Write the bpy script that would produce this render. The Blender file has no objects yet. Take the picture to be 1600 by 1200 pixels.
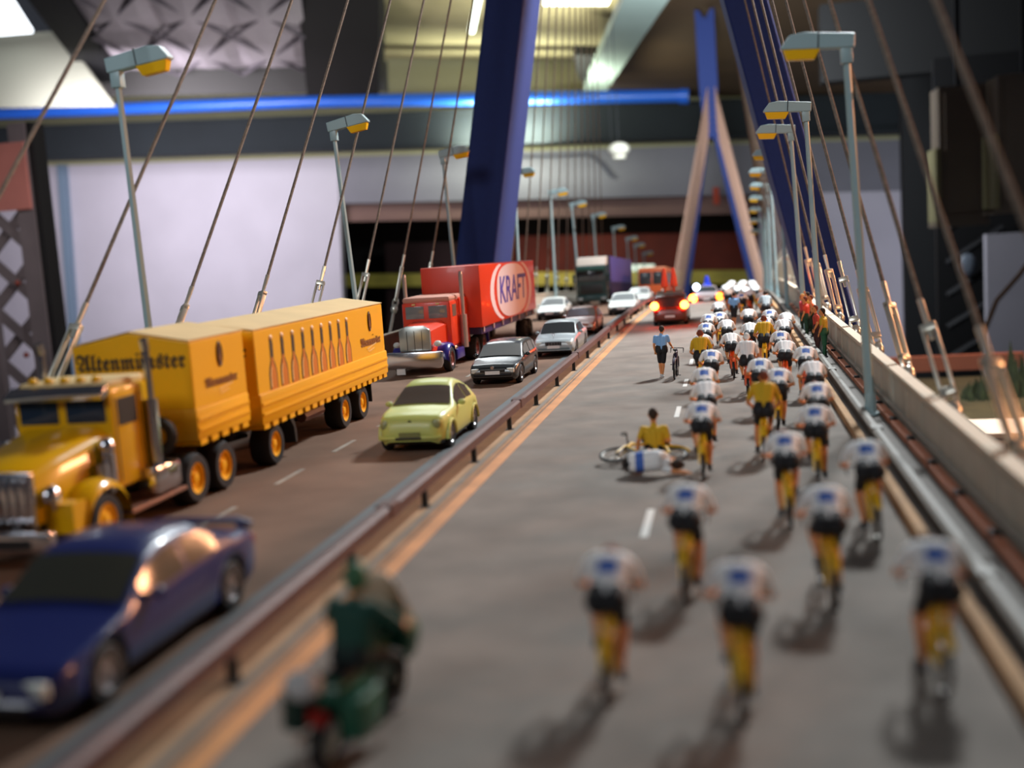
import bpy, bmesh, math, random
import numpy as np
from mathutils import Vector, Matrix, Euler
random.seed(7)
S = bpy.context.scene
COL = S.collection
PI = math.pi

# ------------------------------------------------------------------ camera
cd = bpy.data.cameras.new('camera')
cd.sensor_width = 36.0
cd.lens = 1750 / 1600 * 36.0
cd.clip_start = 0.1
cd.clip_end = 3000
cam = bpy.data.objects.new('camera', cd)
COL.objects.link(cam)
S.camera = cam
CAM_H = 4.8
R3 = Matrix(((0.9801693653, 0.0411671133, 0.1938382937),
             (0.1868687557, 0.1334776826, -0.9732747692),
             (-0.0659399990, 0.9901964336, 0.1231378882)))
cam.matrix_world = Matrix.Translation((0, 0, CAM_H)) @ R3.to_4x4()
cd.dof.use_dof = True
cd.dof.focus_distance = 38.0
cd.dof.aperture_fstop = 0.0394 / 0.235

# ------------------------------------------------------------------ light
w = bpy.data.worlds.new('world')
S.world = w
w.use_nodes = True
w.node_tree.nodes['Background'].inputs[0].default_value = (0.55, 0.60, 0.75, 1)
w.node_tree.nodes['Background'].inputs[1].default_value = 0.085

def area(name, loc, target, size, power, color, size_y=None):
    l = bpy.data.lights.new(name, 'AREA')
    l.energy = power
    l.color = color
    l.size = size
    if size_y:
        l.shape = 'RECTANGLE'; l.size_y = size_y
    o = bpy.data.objects.new(name, l)
    COL.objects.link(o)
    o.location = loc
    o.rotation_euler = (Vector(target) - Vector(loc)).to_track_quat('-Z', 'Y').to_euler()
    return o

def spread(o, deg):
    o.data.spread = math.radians(deg)
    return o
area('skylight_light', (-30, 125, 66), (-5, 62, 0), 30, 50000, (0.92, 0.98, 1.0))
area('hall_light', (15, 73, 42), (-4, 54, 0), 6, 104000, (0.90, 0.97, 1.0))
spread(area('camera_side_fill', (-24, -32, 40), (-3, 54, 0), 22, 3000, (0.92, 0.96, 1.0)), 50)  # added cool fill from behind the camera, no source stands there
area('warm_spot', (40, 30, 15), (-8, 28, 1), 4, 11000, (1.0, 0.42, 0.18))
area('warm_spot_two', (36, 62, 17), (-8, 24, 1), 4, 12000, (1.0, 0.42, 0.20))
area('warm_spot_three', (46, 114, 22), (-8, 50, 1), 6, 32000, (1.0, 0.45, 0.22))
area('wall_fill', (-190, 310, 40), (-190, 400, -5), 50, 225000, (0.95, 0.91, 1.0))  # unseen fill added to brighten the white back wall
area('wall_fill_two', (75, 330, -10), (62, 400, -12), 25, 22000, (0.80, 0.84, 1.0))  # second added fill, for the pale end wall
area('pylon_light', (-6, 200, 34), (-2, 280, 26), 10, 150000, (0.86, 0.94, 1.0))
area('roof_fill', (-140, 310, 20), (-145, 325, 75), 20, 24000, (1.0, 0.95, 0.95))  # unseen fill added below the roof window to brighten its panes
area('ceiling_fill', (-45, 310, 40), (-40, 320, 75), 14, 60000, (0.95, 1.0, 0.82))  # added upward fill that brightens the tan ceiling, no fixture there
spread(area('column_fill', (-58, 84, 24), (-84, 120, 6), 6, 2300, (1.0, 0.9, 0.85)), 70)  # local fill added for the lattice column only
area('upper_wall_fill', (-72, 372, 40), (-72, 400, 62), 30, 110000, (0.92, 1.0, 0.80), 6)  # further unseen fill, added to lift the olive wall
S.view_settings.view_transform = 'Standard'
S.view_settings.look = 'None'
S.view_settings.gamma = 1.0
S.view_settings.use_curve_mapping = False
S.view_settings.exposure = -0.82

# ------------------------------------------------------------------ helpers
def lin(c):
    c = c / 255.0
    return c / 12.92 if c <= 0.04045 else ((c + 0.055) / 1.055) ** 2.4

MATS = {}
def mat(name, rgb, rough=0.5, metal=0.0, noise=0.0, scale=4.0, emit=0.0, coat=0.0, bump=0.0, trans=0.0, spec=0.5):
    if name in MATS:
        return MATS[name]
    m = bpy.data.materials.new(name)
    m.use_nodes = True
    nt = m.node_tree
    b = nt.nodes['Principled BSDF']
    c = (lin(rgb[0]), lin(rgb[1]), lin(rgb[2]), 1)
    b.inputs['Base Color'].default_value = c
    b.inputs['Roughness'].default_value = rough
    b.inputs['Metallic'].default_value = metal
    b.inputs['Specular IOR Level'].default_value = spec
    if coat:
        b.inputs['Coat Weight'].default_value = coat
        b.inputs['Coat Roughness'].default_value = 0.08
    if trans:
        b.inputs['Transmission Weight'].default_value = trans
    if emit:
        b.inputs['Emission Color'].default_value = c
        b.inputs['Emission Strength'].default_value = emit
    if noise or bump:
        tc = nt.nodes.new('ShaderNodeTexCoord')
        n = nt.nodes.new('ShaderNodeTexNoise')
        n.inputs['Scale'].default_value = scale
        n.inputs['Detail'].default_value = 5
        nt.links.new(tc.outputs['Object'], n.inputs['Vector'])
        if noise:
            r = nt.nodes.new('ShaderNodeValToRGB')
            r.color_ramp.elements[0].position = 0.3
            r.color_ramp.elements[1].position = 0.7
            r.color_ramp.elements[0].color = tuple(max(0, v * (1 - noise)) for v in c[:3]) + (1,)
            r.color_ramp.elements[1].color = tuple(min(1, v * (1 + noise)) for v in c[:3]) + (1,)
            nt.links.new(n.outputs['Fac'], r.inputs['Fac'])
            nt.links.new(r.outputs['Color'], b.inputs['Base Color'])
        if bump:
            bp = nt.nodes.new('ShaderNodeBump')
            bp.inputs['Strength'].default_value = bump
            bp.inputs['Distance'].default_value = 0.05
            nt.links.new(n.outputs['Fac'], bp.inputs['Height'])
            nt.links.new(bp.outputs['Normal'], b.inputs['Normal'])
    MATS[name] = m
    return m

def tag(o, label=None, cat=None, group=None, kind=None):
    if label: o['label'] = label
    if cat: o['category'] = cat
    if group: o['group'] = group
    if kind: o['kind'] = kind
    return o

def empty(name, loc=(0, 0, 0), rz=0.0):
    o = bpy.data.objects.new(name, None)
    o.empty_display_size = 0.2
    COL.objects.link(o)
    o.location = loc
    o.rotation_euler = (0, 0, rz)
    return o

def link(name, me, parent=None, loc=(0, 0, 0), rot=(0, 0, 0)):
    o = bpy.data.objects.new(name, me)
    COL.objects.link(o)
    o.parent = parent
    o.location = loc
    o.rotation_euler = rot
    return o

class MB:
    def __init__(s):
        s.v = []; s.f = []; s.m = []
    def add(s, vs, fs, mi=0):
        n = len(s.v)
        s.v += [tuple(p) for p in vs]
        s.f += [tuple(i + n for i in f) for f in fs]
        s.m += [mi] * len(fs)
        return s
    def box(s, c, d, mi=0, rot=None):
        x, y, z = d[0] / 2, d[1] / 2, d[2] / 2
        vs = [Vector((sx * x, sy * y, sz * z)) for sz in (-1, 1) for sy in (-1, 1) for sx in (-1, 1)]
        if rot is not None:
            M = Euler(rot).to_matrix()
            vs = [M @ p for p in vs]
        vs = [p + Vector(c) for p in vs]
        return s.add(vs, [(0, 2, 3, 1), (4, 5, 7, 6), (0, 1, 5, 4), (2, 6, 7, 3), (0, 4, 6, 2), (1, 3, 7, 5)], mi)
    def bx(s, x0, x1, y0, y1, z0, z1, mi=0):
        return s.box(((x0 + x1) / 2, (y0 + y1) / 2, (z0 + z1) / 2), (abs(x1 - x0), abs(y1 - y0), abs(z1 - z0)), mi)
    def tube(s, pts, r, n=8, mi=0, cap=True):
        pts = [Vector(p) for p in pts]
        if not hasattr(r, '__len__'): r = [r] * len(pts)
        rings = []
        ref = None
        for i, p in enumerate(pts):
            d = (pts[min(i + 1, len(pts) - 1)] - pts[max(i - 1, 0)]).normalized()
            if ref is None:
                ref = Vector((0, 0, 1)) if abs(d.z) < 0.9 else Vector((1, 0, 0))
            a = d.cross(ref).normalized(); b = a.cross(d).normalized()
            ref = b
            rings.append([p + (a * math.cos(2 * PI * k / n) + b * math.sin(2 * PI * k / n)) * r[i] for k in range(n)])
        vs = [q for ring in rings for q in ring]
        fs = []
        for i in range(len(pts) - 1):
            for k in range(n):
                k2 = (k + 1) % n
                fs.append((i * n + k, i * n + k2, (i + 1) * n + k2, (i + 1) * n + k))
        if cap:
            fs.append(tuple(range(n))[::-1]); fs.append(tuple(range((len(pts) - 1) * n, len(pts) * n)))
        return s.add(vs, fs, mi)
    def lathe(s, prof, n=16, c=(0, 0, 0), axis='z', mi=0):
        vs = []
        for (r, h) in prof:
            for k in range(n):
                a = 2 * PI * k / n
                p = (r * math.cos(a), r * math.sin(a), h)
                if axis == 'x': p = (p[2], p[0], p[1])
                if axis == 'y': p = (p[1], p[2], p[0])
                vs.append((p[0] + c[0], p[1] + c[1], p[2] + c[2]))
        fs = []
        for i in range(len(prof) - 1):
            for k in range(n):
                k2 = (k + 1) % n
                fs.append((i * n + k, i * n + k2, (i + 1) * n + k2, (i + 1) * n + k))
        fs.append(tuple(range(n))[::-1]); fs.append(tuple(range((len(prof) - 1) * n, len(prof) * n)))
        return s.add(vs, fs, mi)
    def prism(s, poly, plane, a, b, mi=0):
        def P(u, v, t):
            return (u, t, v) if plane == 'xz' else ((t, u, v) if plane == 'yz' else (u, v, t))
        n = len(poly)
        vs = [P(u, v, a) for u, v in poly] + [P(u, v, b) for u, v in poly]
        fs = [(i, (i + 1) % n, n + (i + 1) % n, n + i) for i in range(n)]
        fs += [tuple(range(n))[::-1], tuple(range(n, 2 * n))]
        return s.add(vs, fs, mi)
    def ball(s, c, r, n=10, mi=0):
        if not hasattr(r, '__len__'): r = (r, r, r)
        k = n // 2 + 1
        vs = []; fs = []
        for i in range(1, k):
            t = PI * i / k
            for j in range(n):
                a = 2 * PI * j / n
                vs.append((c[0] + r[0] * math.sin(t) * math.cos(a), c[1] + r[1] * math.sin(t) * math.sin(a), c[2] + r[2] * math.cos(t)))
        for i in range(k - 2):
            for j in range(n):
                j2 = (j + 1) % n
                fs.append((i * n + j, (i + 1) * n + j, (i + 1) * n + j2, i * n + j2))
        top = len(vs); vs.append((c[0], c[1], c[2] + r[2])); vs.append((c[0], c[1], c[2] - r[2]))
        for j in range(n):
            j2 = (j + 1) % n
            fs.append((top, j, j2)); fs.append((top + 1, (k - 2) * n + j2, (k - 2) * n + j))
        return s.add(vs, fs, mi)
    def torus(s, R, r, n=28, m=8, c=(0, 0, 0), axis='x', mi=0, a0=0, a1=2 * PI, flat=1.0):
        full = abs(a1 - a0 - 2 * PI) < 1e-6
        N = n if full else n + 1
        vs = []
        for i in range(N):
            a = a0 + (a1 - a0) * i / n
            for j in range(m):
                b = 2 * PI * j / m
                q = R + r * math.cos(b)
                h = r * flat * math.sin(b)
                p = (h, q * math.cos(a), q * math.sin(a)) if axis == 'x' else ((q * math.cos(a), h, q * math.sin(a)) if axis == 'y' else (q * math.cos(a), q * math.sin(a), h))
                vs.append((p[0] + c[0], p[1] + c[1], p[2] + c[2]))
        fs = []
        for i in range(n):
            i2 = (i + 1) % N
            for j in range(m):
                j2 = (j + 1) % m
                fs.append((i * m + j, i2 * m + j, i2 * m + j2, i * m + j2))
        return s.add(vs, fs, mi)
    def mesh(s, name, mats, smooth=35, bevel=0.0):
        me = bpy.data.meshes.new(name)
        me.from_pydata(s.v, [], s.f)
        me.polygons.foreach_set('material_index', s.m)
        if not isinstance(mats, (list, tuple)): mats = [mats]
        for m in mats: me.materials.append(m)
        bm = bmesh.new(); bm.from_mesh(me)
        bmesh.ops.recalc_face_normals(bm, faces=bm.faces)
        if bevel:
            ed = [e for e in bm.edges if len(e.link_faces) == 2 and e.calc_face_angle(0) > 0.6]
            bmesh.ops.bevel(bm, geom=ed, offset=bevel, segments=2, affect='EDGES', profile=0.5, clamp_overlap=True)
        bm.to_mesh(me); bm.free()
        if smooth:
            me.polygons.foreach_set('use_smooth', [True] * len(me.polygons))
            me.set_sharp_from_angle(angle=math.radians(smooth))
        me.update()
        return me
    def build(s, name, mats, parent=None, loc=(0, 0, 0), rot=(0, 0, 0), smooth=35, bevel=0.0):
        return link(name, s.mesh(name, mats, smooth, bevel), parent, loc, rot)

def dup(o, parent=None):
    c = o.copy(); COL.objects.link(c); c.parent = parent
    for ch in list(o.children):
        k = dup(ch, c)
        k.matrix_parent_inverse = ch.matrix_parent_inverse.copy()
    return c

def text_mesh(txt, size, extrude=0.004, shear=0.0, sx=1.0):
    cu = bpy.data.curves.new('lettering', 'FONT')
    cu.body = txt; cu.size = size; cu.extrude = extrude; cu.align_x = 'CENTER'; cu.align_y = 'CENTER'
    cu.shear = shear; cu.offset = size * 0.012; cu.resolution_u = 3
    o = bpy.data.objects.new('lettering', cu); COL.objects.link(o)
    dg = bpy.context.evaluated_depsgraph_get(); dg.update()
    me = bpy.data.meshes.new_from_object(o.evaluated_get(dg))
    bpy.data.objects.remove(o)
    me.transform(Matrix.Diagonal((sx, 1, 1, 1)))
    return me

# the bridge deck runs along +Y, drops past a crest and drifts sideways
def zr(Y):
    if Y < 60: return 0.0
    if Y < 180: return -0.0006 * (Y - 60) ** 2
    return -8.64 - 0.144 * (Y - 180)
def sx(Y):
    if Y < 60: return 0.0
    if Y < 170: return 0.000154 * (Y - 60) ** 2
    return 1.863 + 0.008 * (Y - 170)
ORD = ['nearest', 'second', 'third', 'fourth', 'fifth', 'sixth', 'seventh', 'eighth', 'ninth', 'tenth', 'eleventh', 'twelfth', 'thirteenth',
       'fourteenth', 'fifteenth', 'sixteenth', 'seventeenth', 'eighteenth', 'nineteenth', 'twentieth', 'twenty-first', 'twenty-second', 'twenty-third']

# ------------------------------------------------------------------ materials
ASPH = mat('asphalt', (126, 117, 109), 0.85, noise=0.16, scale=0.9, bump=0.15, spec=.25)
ASPH2 = mat('asphalt_traffic', (118, 92, 76), 0.85, noise=0.2, scale=0.5, bump=0.15, spec=.2)  # brown tint carries the warm light falling on this roadway
CONC = mat('concrete', (140, 132, 122), 0.85, noise=0.10, scale=2.0)
CONCW = mat('concrete_warm', (178, 136, 92), 0.85, noise=0.12, scale=1.5)
KERB = mat('kerb_grey', (86, 90, 92), 0.7, noise=0.1, scale=1.2)
PAINT = mat('white_paint', (205, 202, 196), 0.7)
PAINTO = mat('yellow_line', (200, 138, 84), 0.7, noise=0.15, scale=1.0)  # yellow paint shifted to orange for the warm light grazing it
RAILM = mat('rail_metal', (88, 62, 58), 0.55, 0.1, noise=0.12, scale=2.0, spec=0.25)
RAILL = mat('rail_pale', (128, 122, 114), 0.65, 0.0, noise=0.1, scale=2.0)
BLACK = mat('black_plastic', (18, 17, 18), 0.5)
DARK = mat('dark_metal', (34, 33, 36), 0.45, 0.3)
RUBBER = mat('rubber', (22, 20, 22), 0.75)
CHROME = mat('chrome', (200, 200, 205), 0.18, 1.0)
STEEL = mat('galvanised', (222, 220, 206), 0.32, 0.6)
LAMPM = mat('lamp_grey', (158, 184, 188), 0.4, 0.0)
LENS = mat('orange_lens', (255, 196, 24), 0.25)
ROPE = mat('rope', (122, 110, 98), 0.85, noise=0.3, scale=12.0)
BLUE = mat('pylon_blue', (13, 40, 104), 0.75, noise=0.05)
GLASS = mat('dark_glass', (52, 56, 58), 0.1, spec=0.6)
GLASSL = mat('clear_glass', (120, 124, 124), 0.1, spec=0.7)
HEADL = mat('headlight', (200, 205, 200), 0.12)
WHITE = mat('white_plate', (215, 215, 215), 0.5)

# ================================================================== the hall
ROOM = Matrix.Translation((0, 0, 4.8)) @ Matrix.Rotation(0.05, 4, 'Y') @ Matrix.Translation((0, 0, -4.8))
def room(o):
    o.matrix_world = ROOM @ o.matrix_world
    return o
WALLW = mat('white_brick_paint', (196, 190, 200), 0.8, noise=0.05, scale=0.06)
WALLG = mat('grey_plaster', (126, 124, 132), 0.85, noise=0.1, scale=0.05)
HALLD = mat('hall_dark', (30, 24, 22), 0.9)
m = MB(); m.bx(-360, -141, 400, 404, -90, 34)
tag(room(m.build('wall_back', WALLW)), 'white painted brick wall behind the trucks', 'wall', kind='structure')
m = MB(); m.bx(11, 220, 400, 404, -90, 17)
tag(room(m.build('wall_back_end', WALLW)), 'pale wall beyond the doorway behind the kerb side lamps', 'wall', kind='structure')
m = MB(); m.bx(-141, 220, 400, 404, 17, 34)
tag(room(m.build('wall_over_opening', WALLG)), 'grey plaster wall above the wide dark opening', 'wall', kind='structure')
m = MB(); m.bx(-360, 220, 400, 404, 34, 80)
tag(room(m.build('wall_upper', mat('olive_plaster', (168, 164, 128), 0.85))), 'olive plaster wall above the blue pipe', 'wall', kind='structure')
m = MB(); m.bx(-150, 20, 404.5, 410, 10.5, 18)
tag(room(m.build('opening_lintel', mat('lintel_brown', (120, 92, 84), 0.85, noise=.1, scale=.05), smooth=0)), 'brown lintel beam across the top of the dark opening', 'beam', kind='structure')
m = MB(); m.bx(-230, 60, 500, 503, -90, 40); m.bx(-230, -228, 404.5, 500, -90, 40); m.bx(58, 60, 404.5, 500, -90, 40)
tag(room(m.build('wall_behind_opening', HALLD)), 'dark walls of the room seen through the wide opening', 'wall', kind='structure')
m = MB(); m.bx(-95, 14, 462, 468, -16, 4)
tag(room(m.build('display_board', mat('red_panel', (112, 36, 14), 0.7, noise=.2, scale=.1))), 'rust red panel standing in the dark room beyond the opening', 'panel')
area('opening_light', (-60, 418, 8), (-60, 462, -12), 20, 9000, (1.0, 0.85, 0.6), 6)
m = MB(); m.bx(-170, 30, 445, 449, -15.8, -10.6)
tag(room(m.build('display_edge', mat('display_edge', (205, 192, 84), 0.7, noise=.3, scale=.1))), 'yellow-green edge of a display running through the dark opening', 'display')
for x0, lab in ((-106, 'small white strip lamp over the display edge behind the red trailer'), (-37, 'small white strip lamp over the display edge behind the orange bus')):
    m = MB(); m.bx(x0, x0 + 9, 443.5, 446, -10.4, -8.0)
    tag(room(m.build('strip_lamp', mat('strip_glow', (225, 245, 225), .5, emit=1.4))), lab, 'strip lamp', 'strip lamps in the dark opening')
m = MB(); m.bx(-140, -92, 452, 455, -60, 2); 
tag(room(m.build('shelf_unit', mat('maroon_unit', (52, 30, 30), 0.8))), 'dark maroon cabinet inside the opening near its white jamb', 'cabinet')
m = MB(); m.bx(-300, 90, 380, 390, 36, 46)
m.bx(-300, 90, 378.5, 391, 35, 36); m.bx(-300, 90, 378.5, 391, 46, 47)
tag(room(m.build('roof_beam', mat('beam_slate', (26, 32, 36), 0.9, 0.0, noise=.2, scale=.04))), 'dark steel girder under the blue pipe', 'girder', kind='structure')
m = MB(); m.tube([(-300, 375, 51.6), (-140, 375, 51.2), (-14, 375, 48.2)], 2.15, 14); m.tube([(-15.5, 375, 48.25), (-12.5, 375, 48.15)], 2.7, 14)
tag(room(m.build('blue_pipe', mat('pipe_blue', (48, 110, 225), 0.3))), 'bright blue pipe running along under the roof', 'pipe')
# slender pipe pieces on the plaster
m = MB(); m.tube([(-88, 398.7, 23), (-88, 398.7, 30), (-85, 398.7, 32), (-48, 398.7, 32), (-44, 398.7, 29), (-40, 398.7, 24)], 0.5, 6)
tag(room(m.build('wall_conduit', mat('conduit_grey', (84, 86, 98), 0.6))), 'grey conduit bent over the wall above the opening', 'conduit')
m = MB(); m.bx(-253, -250, 397, 400, -80, 34)
tag(room(m.build('trim_1', mat('wall_trim', (120, 140, 160), 0.6))), 'grey blue pilaster edge on the white wall', 'trim', kind='structure')
# attic roof pieces, all sloping with the roof
QUILT = mat('quilted_film', (176, 166, 172), 0.75, noise=.08, scale=.05)
def quad_slab(pts, th):
    a, b, c, d = [Vector(p) for p in pts]
    n = (b - a).cross(d - a).normalized() * th
    vs = [a, b, c, d, a + n, b + n, c + n, d + n]
    return vs, [(0, 1, 2, 3), (4, 7, 6, 5), (0, 4, 5, 1), (1, 5, 6, 2), (2, 6, 7, 3), (3, 7, 4, 0)]
sk = empty('roof_window', (-150, 320, 74))
def roofpart(name, pts, th, mt, parent=None):
    m = MB(); vs, fs = quad_slab(pts, th); m.add(vs, fs)
    o = m.build(name, mt, smooth=0)
    if parent:
        o.parent = parent; o.matrix_parent_inverse = Matrix.Translation(-parent.location)
    return o
# quilted panes: 3 x 2 pillows between raised seams
A, B, C_, D = Vector((-175.1, 290, 83.5)), Vector((-107.4, 290, 76.3)), Vector((-129, 350, 65.5)), Vector((-195.1, 350, 70.5))
nu, nv = 3, 2
nrm = (B - A).cross(D - A).normalized()
if nrm.z > 0: nrm = -nrm
for i in range(nu):
    for j in range(nv):
        m = MB(); K = 6; vs = []; fs = []
        for a in range(K + 1):
            for b in range(K + 1):
                u = (i + a / K) / nu; v = (j + b / K) / nv
                p = A.lerp(B, u).lerp(D.lerp(C_, u), v)
                fu, fv = a / K - .5, b / K - .5
                d = max(abs(fu + fv), abs(fu - fv))
                p = p + nrm * (3.2 * (1 - d) * (1 if (a % K and b % K) else 0.0))
                vs.append(p)
        for a in range(K):
            for b in range(K):
                fs.append((a * (K + 1) + b, (a + 1) * (K + 1) + b, (a + 1) * (K + 1) + b + 1, a * (K + 1) + b + 1))
        m.add(vs, fs)
        o = m.build('pane', QUILT, smooth=0)
        o.parent = sk; o.matrix_parent_inverse = Matrix.Translation(-sk.location)
roofpart('side_bar', [(-188.5, 289, 84.2), (-175.1, 289, 82.7), (-195.4, 352, 66.9), (-207, 352, 67.9)], 3, mat('bar_black', (10, 9, 10), .8), sk)
for i in range(nu):
    for j in range(nv):
        for q in (0, 1):
            e = []
            for a, b in (((0, 0), (1, 1)), ((1, 0), (0, 1)))[q]:
                u = (i + a) / nu; v = (j + b) / nv
                e.append(A.lerp(B, u).lerp(D.lerp(C_, u), v) + nrm * 2.2)
            m = MB(); m.tube(e, .55, 6); o = m.build('seam', mat('seam_grey', (112, 104, 112), .8)); o.parent = sk; o.matrix_parent_inverse = Matrix.Translation(-sk.location)
roofpart('sill_bar', [(-204.3, 352, 72.6), (-104.5, 352, 65.3), (-105.3, 353, 55.8), (-205.3, 353, 63.3)], 4, mat('sill_grey', (66, 64, 62), 0.7), sk)
tag(sk, 'quilted translucent roof window in a black frame', 'roof window')
rb = roofpart('roof_duct', [(-112, 300, 79), (-88.5, 300, 76.3), (-105, 345, 54), (-128.5, 345, 55.7)], 10, mat('duct_black', (26, 22, 22), 0.8))
tag(rb, 'black sloping roof duct between the roof window and olive wall', 'duct')
rb = roofpart('ceiling', [(-123, 399, 76), (-33, 399, 67), (0, 280, 69), (-86, 280, 79)], 1.5, mat('ceiling_tan', (176, 162, 124), 0.85, noise=.15, scale=.04))
tag(rb, 'tan sloping ceiling over the middle of the hall', 'ceiling', kind='structure')
rb = roofpart('roof_rafter', [(-17.1, 235, 55.3), (-7.3, 235, 54.2), (-32.8, 335, 47.5), (-39.5, 335, 48.1)], 3, mat('rafter_grey', (150, 166, 158), 0.6, noise=.1, scale=.05))
tag(rb, 'pale grey green rafter sloping down to the blue pipe', 'rafter')
rb = roofpart('ceiling_dark', [(-37.3, 385, 54), (80, 385, 43.5), (86, 150, 63.5), (8, 150, 70)], 2, mat('ceiling_umber', (84, 62, 38), 0.9, noise=.2, scale=.05))
tag(rb, 'dark umber sloping ceiling behind the far pylon', 'ceiling', kind='structure')
rb = roofpart('rafter_bracket', [(-40, 318, 56), (-33, 318, 55), (-36.5, 330, 49.8), (-40, 330, 50.2)], 3, mat('bracket_black', (20, 20, 20), .8))
tag(rb, 'dark bracket under the pale rafter', 'bracket')
rb = roofpart('ceiling_lamp', [(-39.8, 268, 71), (-19.1, 268, 68.7), (-26.3, 284, 62.2), (-42.1, 284, 63.8)], -1, mat('lamp_panel', (255, 255, 240), 0.5, emit=9))
tag(rb, 'glaring ceiling light panel at the top of the picture', 'ceiling light')
m = MB(); m.tube([(-56.5, 279, 69.0), (-64.3, 300, 61.8)], 0.95, 10)
tag(m.build('tube_lamp', mat('tube_glow', (240, 255, 235), 0.5, emit=6)), 'short glowing tube lamp beside the near pylon leg', 'tube lamp')
rb = roofpart('window_1', [(-225, 298, 90.5), (-199, 298, 88.5), (-211.6, 330, 81.7), (-240, 330, 82.5)], -1, mat('sky_glow', (240, 248, 255), 0.5, emit=5))
tag(rb, 'glaring skylight pane in the top corner', 'window', kind='structure')
rb = roofpart('wall_gable', [(-245, 336, 83), (-206, 336, 82), (-190, 336, 57), (-245, 336, 61)], 1.5, mat('gable_olive', (150, 150, 134), 0.85))
tag(rb, 'pale gable wall below the glaring corner skylight', 'wall', kind='structure')
# pendant ball lamp
g = empty('pendant_lamp', (-23.4, 260, 24.5))
m = MB(); m.ball((0, 0, 0.2), (2.5, 2.5, 1.6), 14); m.lathe([(1.6, -1.2), (1.5, -1.9), (0.9, -2.1)], 14)
m.build('globe', mat('globe_white', (225, 222, 205), 0.4, emit=0.25), g)
m = MB(); m.tube([(0, 0, 1.7), (0, 0, 42)], 0.07, 5); m.tube([(-1.6, 0, 1.2), (-1.6, 0, 42)], 0.07, 5)
m.build('cord', DARK, g)
tag(g, 'white globe lamp hanging behind the bridge', 'lamp')

# steel lattice column at the picture's edge
LAT = mat('lattice_grey', (104, 96, 100), 0.6, noise=.15, scale=.2)
g = empty('lattice_column', (-82, 120, -40))
def gp(mb, name, mt, **k):
    o = mb.build(name, mt, **k); o.parent = g; o.matrix_parent_inverse = Matrix.Translation(-g.location); return o
m = MB(); m.bx(-81.2, -79.0, 119.2, 120.2, -40, 22.5); gp(m, 'flange', LAT)
m = MB(); m.bx(-87.5, -85.6, 119.2, 120.2, -40, 22.5); gp(m, 'flange', LAT)
m = MB(); m.bx(-79.1, -78.3, 119.5, 122, -40, 22.5); gp(m, 'shaded_side_plate', mat('column_black', (8, 8, 12), 0.7))  # coloured black for the shadow side of the column
for k in range(9):
    z = -36 + k * 6.2
    for s in (-1, 1):
        m = MB()
        m.prism([(-86.5, z + (0 if s > 0 else 6.2) - .7), (-80, z + (6.2 if s > 0 else 0) - .7), (-80, z + (6.2 if s > 0 else 0) + 1.0), (-86.5, z + (0 if s > 0 else 6.2) + 1.0)], 'xz', 120.3 + .3 * s, 120.6 + .3 * s)
        gp(m, 'brace', LAT, smooth=0)
m = MB(); m.bx(-89, -79.1, 118.7, 119.2, 12.6, 20.3); pp = gp(m, 'gusset_plate', mat('plate_pink', (176, 112, 104), 0.6, noise=.1, scale=.3))
for k in range(4):
    m = MB(); m.ball((-79.9, 118.65, 13.6 + k * 1.9), 0.28, 8)
    o = m.build('rivet', LAT); o.parent = pp; o.matrix_parent_inverse = Matrix.Translation(-g.location)
for k in range(3):
    m = MB(); m.ball((-82.5, 119.6, -13 + k * 8.6), 0.35, 8); gp(m, 'bolt', mat('bolt_red', (130, 60, 50), 0.6))
tag(g, 'riveted grey lattice steel column with a pink plate', 'column')

# right-hand side of the hall
m = MB(); m.bx(44.2, 52.3, 300, 306, -60, 60)
tag(m.build('black_column', mat('column_black', (8, 8, 12), 0.7)), 'black steel column in front of the pale end wall', 'column')
m = MB(); m.bx(20, 90, 238, 244, 33, 48)
tag(m.build('roof_girder', mat('girder_black', (9, 8, 9), 0.8)), 'black girder crossing above the hanging grey boxes', 'girder')
CABG = mat('box_grey', (120, 106, 92), 0.7, noise=.1, scale=.1)
g = empty('hanging_cabinet', (38.8, 200, 3.5))
def boxpart(name, mt, *b, **k):
    m = MB(); m.bx(*b); o = m.build(name, mt, **k); o.parent = g; o.matrix_parent_inverse = Matrix.Translation(-g.location); return o
boxpart('body', CABG, 35.3, 42.8, 200.3, 208, 3.8, 26)
boxpart('front_panel', CABG, 36.2, 42.3, 199.9, 200.3, 5.2, 25)
boxpart('side_trim', mat('trim_cream', (150, 142, 104), 0.6), 34.6, 35.3, 199.8, 208, 3.3, 16)
boxpart('bottom_trim', CABG, 34.6, 42.9, 199.6, 208, 2.9, 3.8)
boxpart('hanger', DARK, 38.5, 39.3, 203, 204, 26, 64)
tag(g, 'tall grey hanging cabinet next to the black column', 'cabinet')
g = empty('hanging_cabinet', (46, 190, 4.5))
boxpart('body', CABG, 42.3, 52, 190.3, 198, 5.4, 26)
boxpart('front_panel', CABG, 43.2, 51.5, 189.9, 190.3, 6.4, 25)
boxpart('side_trim', mat('trim_cream', (150, 142, 104), 0.6), 41.5, 42.3, 189.8, 198, 5.0, 17)
boxpart('bottom_trim', CABG, 41.5, 52, 189.6, 198, 4.5, 5.4)
boxpart('hanger', DARK, 46.5, 47.3, 193, 194, 26, 64)
tag(g, 'grey hanging cabinet cut by the picture edge', 'cabinet')
g = empty('dark_rack', (50, 220, -25))
boxpart('back_plate', BLACK, 39, 62, 226, 228, -40, 34)
for k in range(5):
    z = -22 + k * 6
    m = MB(); m.tube([(40, 222, z), (50, 222, z + 6)], 0.7, 6); o = m.build('strut', DARK); o.parent = g; o.matrix_parent_inverse = Matrix.Translation(-g.location)
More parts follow.
